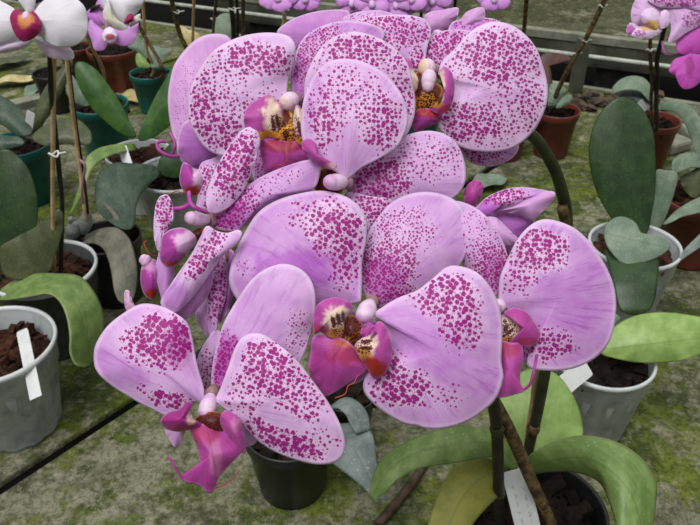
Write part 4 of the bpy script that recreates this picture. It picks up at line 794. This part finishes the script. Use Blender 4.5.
B(f, 'sepal', '626 30 630 23 636 25 642 29 634 36 629 35', (642, 30), 1.05, M_STRIPE, 0, 0, .002, flush=.4, blobs=[('deep', 630, 30, 7, 7, .8)])
B(f, 'lip', '632 36 636 29 648 25 658 28 662 31 654 37 644 40', (650, 26), 1.04, M_STRIPE, 0, 0, .004, flush=.0, sscale=.8, blobs=[('tint', 652, 27, 14, 5, .8), ('spot', 640, 33, 8, 4, .9)])
B(f, 'lip_lobe', '641 20 642 12 650 8 658 12 660 22 656 29 648 26', (654, 28), 1.035, M_STRIPE, 0, 0, .005, flush=.1, sscale=1.9, blobs=[('tint', 654, 26, 10, 7, .9)])
B(f, 'lip_lobe', '660 28 660 14 666 10 670 16 668 26', (660, 28), 1.036, M_STRIPE, 0, 0, .003, flush=.3)
f = tube(r_, 'flower', wp('662 40 1.14 664 52 1.12 670 55 1.10 682 53 1.08 692 51 1.065'), .0018, M_PINKSTEM, 24, 8); f['label'] = 'magenta bloom turned to the side'
B(f, 'petal', '676 44 684 34 698 26 712 22 716 42 704 52 690 54 680 54', (692, 52), 1.06, M_MAG, 0, 0, .004, flush=.3)
B(f, 'petal', '669 70 674 60 684 56 692 54 692 66 684 76 674 75', (692, 54), 1.055, M_MAG, 0, 0, .004, flush=.1)
B(f, 'sepal', '676 72 686 58 696 54 704 62 702 78 694 87 684 89 678 82', (694, 55), 1.05, M_MAG, 0, 0, .004, flush=.4, blobs=[('deep', 690, 66, 6, 14, .5)])
B(f, 'sepal', '698 56 712 50 720 62 712 78 702 72', (696, 56), 1.055, M_MAG, 0, 0, .004, flush=.2)
# Q black pot below the lowest bloom
r_, c_, d_ = plant('orchid with slate grey drooping leaves in a black pot under the blooms', 289, 426, .0462, .086, P_BLACK, 'rim', M_BARKD)
strip(r_, 'leaf', [(312, 438, .715, 318, 430, .72), (322, 420, .70, 330, 408, .71), (334, 408, .685, 346, 398, .70), (345, 414, .672, 360, 404, .685), (350, 424, .664, 368, 416, .675), (356, 434, .66, 370, 430, .665)], L_SLATE, .003, 28, 14, .0018)
strip(r_, 'leaf', [(312, 440, .69, 330, 425, .70), (322, 456, .665, 358, 424, .68), (336, 466, .65, 372, 434, .662), (352, 478, .64, 376, 458, .648), (366, 490, .635, 380, 482, .638), (376, 500, .632, 386, 500, .632)], L_SLATE, .003, 32, 16, .0018)
# small black pot behind it, added to darken the gap behind the centre lip
r_, c_, d_ = plant('small black pot added to darken the gap behind slate leaf and centre lip', 348, 392, .030, .075, P_BLACK, 'rim', M_BARKD, None, .86, None, 'plant_pot', 'plant pot')
# teal pot far (K2)
r_, c_, d_ = plant('orchid with pale leaves and stakes in the small teal pot, far left', 150, 72, .044, .085, P_TEAL, 'rim', M_BARKD, None, .86, 'orchids in teal pots')
B(r_, 'leaf', '145 52 152 46 162 48 172 50 166 58 160 66 152 68 150 60', (152, 68), 1.44, L_GREY, 0, -.2, .003, .1, solid=.002, tip=(171, 50))
B(r_, 'leaf', '147 68 138 66 136 58 138 53 144 58 150 66', (151, 70), 1.45, L_LIGHT, 0, 0, .003, .1, solid=.002)
B(r_, 'leaf', '146 60 138 52 128 47 134 40 138 36 144 44 148 54', (150, 66), 1.47, L_GREY, 0, .1, .003, .1, solid=.002)
stick(r_, '164 72 1.42 152 48 1.40 140 28 1.38 134 10 1.35', .0035, M_DRYSTICK, 'stake', c_ + Vector((.02, -.01, 0)))
stick(r_, '154 68 1.46 147 50 1.42 144 20 1.37 143 -4 1.33', .003, M_BAMBOO, 'stake', c_)
# three brown pots far left
for px, py, r, h, lb in ((112, 48, .057, .10, 'big brown pot right behind the purple bloom'), (75, 46, .038, .095, 'brown pot left behind the white bloom petal'), (139, 50, .030, .06, 'small brown pot beside the far teal pot')):
    plant(lb, px, py, r, h, P_BROWN, 'rim', M_BARKD, None, .86, 'empty looking brown pots', 'plant_pot', 'plant pot')
# R plant behind the crest: tall stakes and a round pale leaf
r_, c_, d_ = plant('orchid with round pale leaf and clipped dark stakes behind top left bloom', 206, 58, .05, .09, P_BROWN, 'rim', M_BARKD)
B(r_, 'leaf', '214 40 215 24 220 15 230 14 234 24 232 38 224 46', (220, 46), 1.50, L_GREY, 0, 0, .004, .1, solid=.002, tip=(226, 13))
B(r_, 'leaf', '186 44 184 34 190 30 198 34 204 44 198 50', (202, 50), 1.50, L_DRY, 0, 0, .004, solid=.002)
B(r_, 'leaf', '176 30 180 26 188 30 192 40 186 42', (196, 50), 1.55, L_DRY, 0, 0, .004, solid=.002)
for s, r, m in (('188 50 1.47 180 34 1.44 175 16 1.40 170 -8 1.35', .0045, M_DRYSTICK), ('194 50 1.50 193 30 1.46 194 0 1.40 194 -10 1.38', .003, M_BAMBOO), ('212 44 1.48 214 20 1.43 217 -8 1.36', .003, M_DRYSTICK)):
    stick(r_, s, r, m, 'stake', c_ + Vector((random.uniform(-.02, .02), random.uniform(-.02, .02), 0)))
clip(r_, 176, 12, 1.39, .006); clip(r_, 213, 19, 1.43, .004)
r_, c_, d_ = plant('orchid with three dark stakes behind the round pale leaf', 244, 68, .044, .09, P_BROWN, 'rim', M_BARKD)
for s, r, m in (('234 44 1.45 233 24 1.41 231 4 1.37 230 -10 1.34', .0045, M_SPIKED), ('242 44 1.45 243 20 1.40 243 -8 1.34', .004, M_DRYSTICK), ('237 44 1.46 238 20 1.42 236 -8 1.36', .003, M_SPIKED)):
    stick(r_, s, r, m, 'stake', c_ + Vector((random.uniform(-.02, .02), random.uniform(-.02, .02), 0)))
clip(r_, 232, 9, 1.37, .006)
stick(r_, '268 56 1.45 284 24 1.40 282 8 1.37 280 -10 1.34', .004, M_BAMBOO, 'stake', c_ + Vector((.03, 0, 0))); clip(r_, 281, 11, 1.37, .006)
# plant far behind the crest with the little purple blooms along the top edge
r_, c_, d_ = plant('orchid behind the crest with small purple blooms at the top edge', 420, 92, .05, .09, P_TEAL, 'rim', M_BARKD)
stick(r_, '418 60 1.36 420 30 1.31 422 4 1.26 424 -12 1.24', .003, M_SPIKED, 'flower_spike', c_)
stick(r_, '452 60 1.36 453 30 1.30 455 4 1.25 456 -12 1.22', .003, M_SPIKED, 'stake', c_ + Vector((.03, 0, 0)))
for i, (x, y, sc_) in enumerate(((278, -3, 1.0), (305, -2, .9), (352, 2, .8), (372, 3, .9), (396, 4, 1.1), (432, 0, 1.0), (412, -2, .9), (494, -2, .9))):
    dd = 1.22 + .01 * (i % 3)
    f = tube(r_, 'flower', [W(422 + (x - 422) * .3, -14, 1.24), W(x, y - 4, dd + .02), W(x, y, dd)], .0015, M_PED, 14, 6)
    for k in range(5):
        a = k * 2 * PI / 5 + i; rr = 19 * sc_
        pts = []
        for (u, v) in ((0, 0), (.3, .4), (.75, .55), (1.1, .12), (.85, -.5), (.35, -.42)):
            pts.append((x + rr * (u * math.cos(a) - v * math.sin(a)), y + rr * .75 * (u * math.sin(a) + v * math.cos(a))))
        B(f, 'petal' if k % 2 else 'sepal', pts, (x, y), dd - .004 * (k % 2), M_PURP, 0, 0, .003, flush=.2 + .15 * (i % 3), rings=5, M=24)
    B(f, 'lip', [(x - 3, y - 1), (x, y - 3), (x + 3, y - 1), (x + 3, y + 4), (x, y + 6), (x - 3, y + 4)], (x, y), dd - .008, M_PURP, 0, 0, .003, flush=0, rings=4, M=16, blobs=[('tint', x, y, 6, 6, .45)])
# stake plant right of crest
r_, c_, d_ = plant('orchid hidden behind the blooms with one dark stake right of the crest', 508, 112, .045, .09, P_BROWN, 'rim', M_BARKD)
stick(r_, '520 70 1.42 523 40 1.38 525 20 1.34 527 -8 1.28', .0042, M_DRYSTICK, 'stake', c_)
# ------------------------------------------------------------------ clutter on the bench
def dryleaf(label, px, py, ln, wd, ang, mat=L_DRY):
    c = G(px, py, .003); V = []; Fc = []; n = 14; at = {'pco': [], 'rim': []}
    for i in range(n + 1):
        u = i / n; w = wd * math.sin(PI * (0.04 + .93 * u)) ** .8
        for j in range(-3, 4):
            v = j / 3; x = (u - .5) * ln; y = v * w / 2; z = .002 + .010 * v * v * math.sin(PI * u) + .006 * math.sin(u * 5) ** 2
            V.append(c + Vector((x * math.cos(ang) - y * math.sin(ang), x * math.sin(ang) + y * math.cos(ang), z))); at['pco'].append((y * 1000, x * 1000, px)); at['rim'].append(abs(v))
    for i in range(n):
        for j in range(6): a = i * 7 + j; Fc.append((a, a + 7, a + 8, a + 1))
    o = mk('dry_leaf', V, Fc, mat, None, c, at, .001); tag(o, label, 'leaf', 'fallen leaves on the bench')
dryleaf('pale grey leaf lying on the bench beside the arching green stem', 489, 186, .075, .05, .5, L_GREY)
dryleaf('fallen yellow leaf left of the far teal pot', 122, 84, .12, .05, .6, L_DRY)
dryleaf('fallen pale leaf between the brown pots and long green leaf', 106, 76, .09, .04, 2.4, L_YELL)
dryleaf('pale dry leaf under the long green leaf', 130, 100, .10, .04, -.8, L_DRY)
dryleaf('pale dry leaf on the bench above the teal pot, left', 18, 84, .12, .05, .3, L_DRY)
dryleaf('curled grey leaf on the bench beside the bamboo stake', 38, 92, .10, .04, 1.4, L_GREY)
a_, b_ = G(378, 524, .006), G(436, 446, .006)
V, Fc = tube_geo([a_, a_ * .6 + b_ * .4 + Vector((.004, 0, .001)), b_], [.0045, .005, .0035], 20, 9); o = mk('twig', V, Fc, plain('twig_bark', (86, 70, 54), (50, 40, 32), 60, 0.8), None, a_); tag(o, 'brown twig lying on the slab under the drooping green leaf', 'twig')
parts = []; rnd = random.Random(11)
for k in range(60):
    c = G(rnd.uniform(568, 660), rnd.uniform(93, 110), .006); q = rnd.uniform(.008, .022)
    V, Fc = box_geo(c, q * 1.5, q, q * .5, Matrix.Rotation(rnd.uniform(0, 3), 3, 'Z') @ Matrix.Rotation(rnd.uniform(-.5, .5), 3, 'X')); parts.append(([v + Vector((rnd.uniform(-1, 1), rnd.uniform(-1, 1), rnd.uniform(0, .6))) * q * .2 for v in V], Fc))
V, Fc = join(parts); o = mk('bark_litter', V, Fc, plain('litter_bark', (84, 68, 54), (40, 32, 26), 40, 0.9), None, G(615, 102, 0), smooth=False); o['kind'] = 'stuff'; tag(o, 'scattered bark litter along the far edge of the bench behind the brown pot', 'litter')
dryleaf('olive dry leaf beside the white flowers, far left edge', 8, 66, .13, .055, .9, L_OLIVE)
p = G(27, 106, 0); V, Fc = box_geo((p.x, p.y, .008), .10, .035, .016, Matrix.Rotation(.7, 3, 'Z')); o = mk('board_scrap', V, Fc, M_EDGE, None, Vector((p.x, p.y, 0)), smooth=False); tag(o, 'pale board scrap on the bench left of the bamboo stake', 'board')
plant('dark pot behind the bamboo stake under the white bloom', 52, 72, .042, .085, P_BLACK, 'rim', M_BARKD, None, .86, None, 'plant_pot', 'plant pot')
# old wooden post and a curled brown leaf by the brown pot
p = G(575, 92, 0); 
V, Fc = box_geo((p.x, p.y, .062), .026, .02, .124, Matrix.Rotation(.3, 3, 'Z')); o = mk('wooden_post', V, Fc, M_WOOD, None, Vector((p.x, p.y, 0)), smooth=False); tag(o, 'short grey wooden post behind the brown pot', 'post')
for k, (x, y, s) in enumerate(((672, 150, .06), (690, 138, .05))):
    p = G(x, y, 0); V, Fc = box_geo((p.x, p.y, .012), s, s * .7, .024, Matrix.Rotation(.5 + k, 3, 'Z')); o = mk('stone', V, Fc, M_EDGE, None, Vector((p.x, p.y, 0)), smooth=False)
    md = o.modifiers.new('b', 'BEVEL'); md.width = .006; md.segments = 2
    tag(o, ('pale flat stone below the arched grey leaf', 'small pale flat stone under the arched grey leaf tip')[k], 'stone')
# ------------------------------------------------------------------ light: overcast daylight through a greenhouse roof
w = bpy.data.worlds.new('daylight'); sc.world = w; w.use_nodes = True
t = w.node_tree; t.nodes.clear()
out = t.nodes.new('ShaderNodeOutputWorld'); bg = t.nodes.new('ShaderNodeBackground')
tc = t.nodes.new('ShaderNodeTexCoord'); sp = t.nodes.new('ShaderNodeSeparateXYZ'); rp = t.nodes.new('ShaderNodeValToRGB')
t.links.new(tc.outputs['Generated'], sp.inputs[0]); mr = t.nodes.new('ShaderNodeMapRange'); mr.inputs[1].default_value = -1; mr.inputs[2].default_value = 1
t.links.new(sp.outputs[2], mr.inputs[0]); t.links.new(mr.outputs[0], rp.inputs[0])
e = rp.color_ramp.elements; e[0].position = .49; e[0].color = (.012, .014, .010, 1); e[1].position = .97; e[1].color = (1, 1, 1, 1)
n_ = e.new(.53); n_.color = (.10, .105, .10, 1); n_ = e.new(.72); n_.color = (.42, .43, .44, 1)
t.links.new(rp.outputs[0], bg.inputs[0]); bg.inputs[1].default_value = 1.25; t.links.new(bg.outputs[0], out.inputs[0])
sd = bpy.data.lights.new('sun', 'SUN'); sd.energy = 2.5; sd.angle = math.radians(32); so = bpy.data.objects.new('sun', sd); COL.objects.link(so)
so.rotation_euler = (math.radians(24), math.radians(-14), 0)

if 0:
    pots = [(o.parent['label'], o.parent.location, o.dimensions.x / 2) for o in bpy.data.objects if o.name.split('.')[0] == 'pot']
    for i in range(len(pots)):
        for j in range(i):
            g = (pots[i][1] - pots[j][1]).length - pots[i][2] - pots[j][2]
            if g < 0: print('POTS', round(g, 3), pots[i][0], '|', pots[j][0])
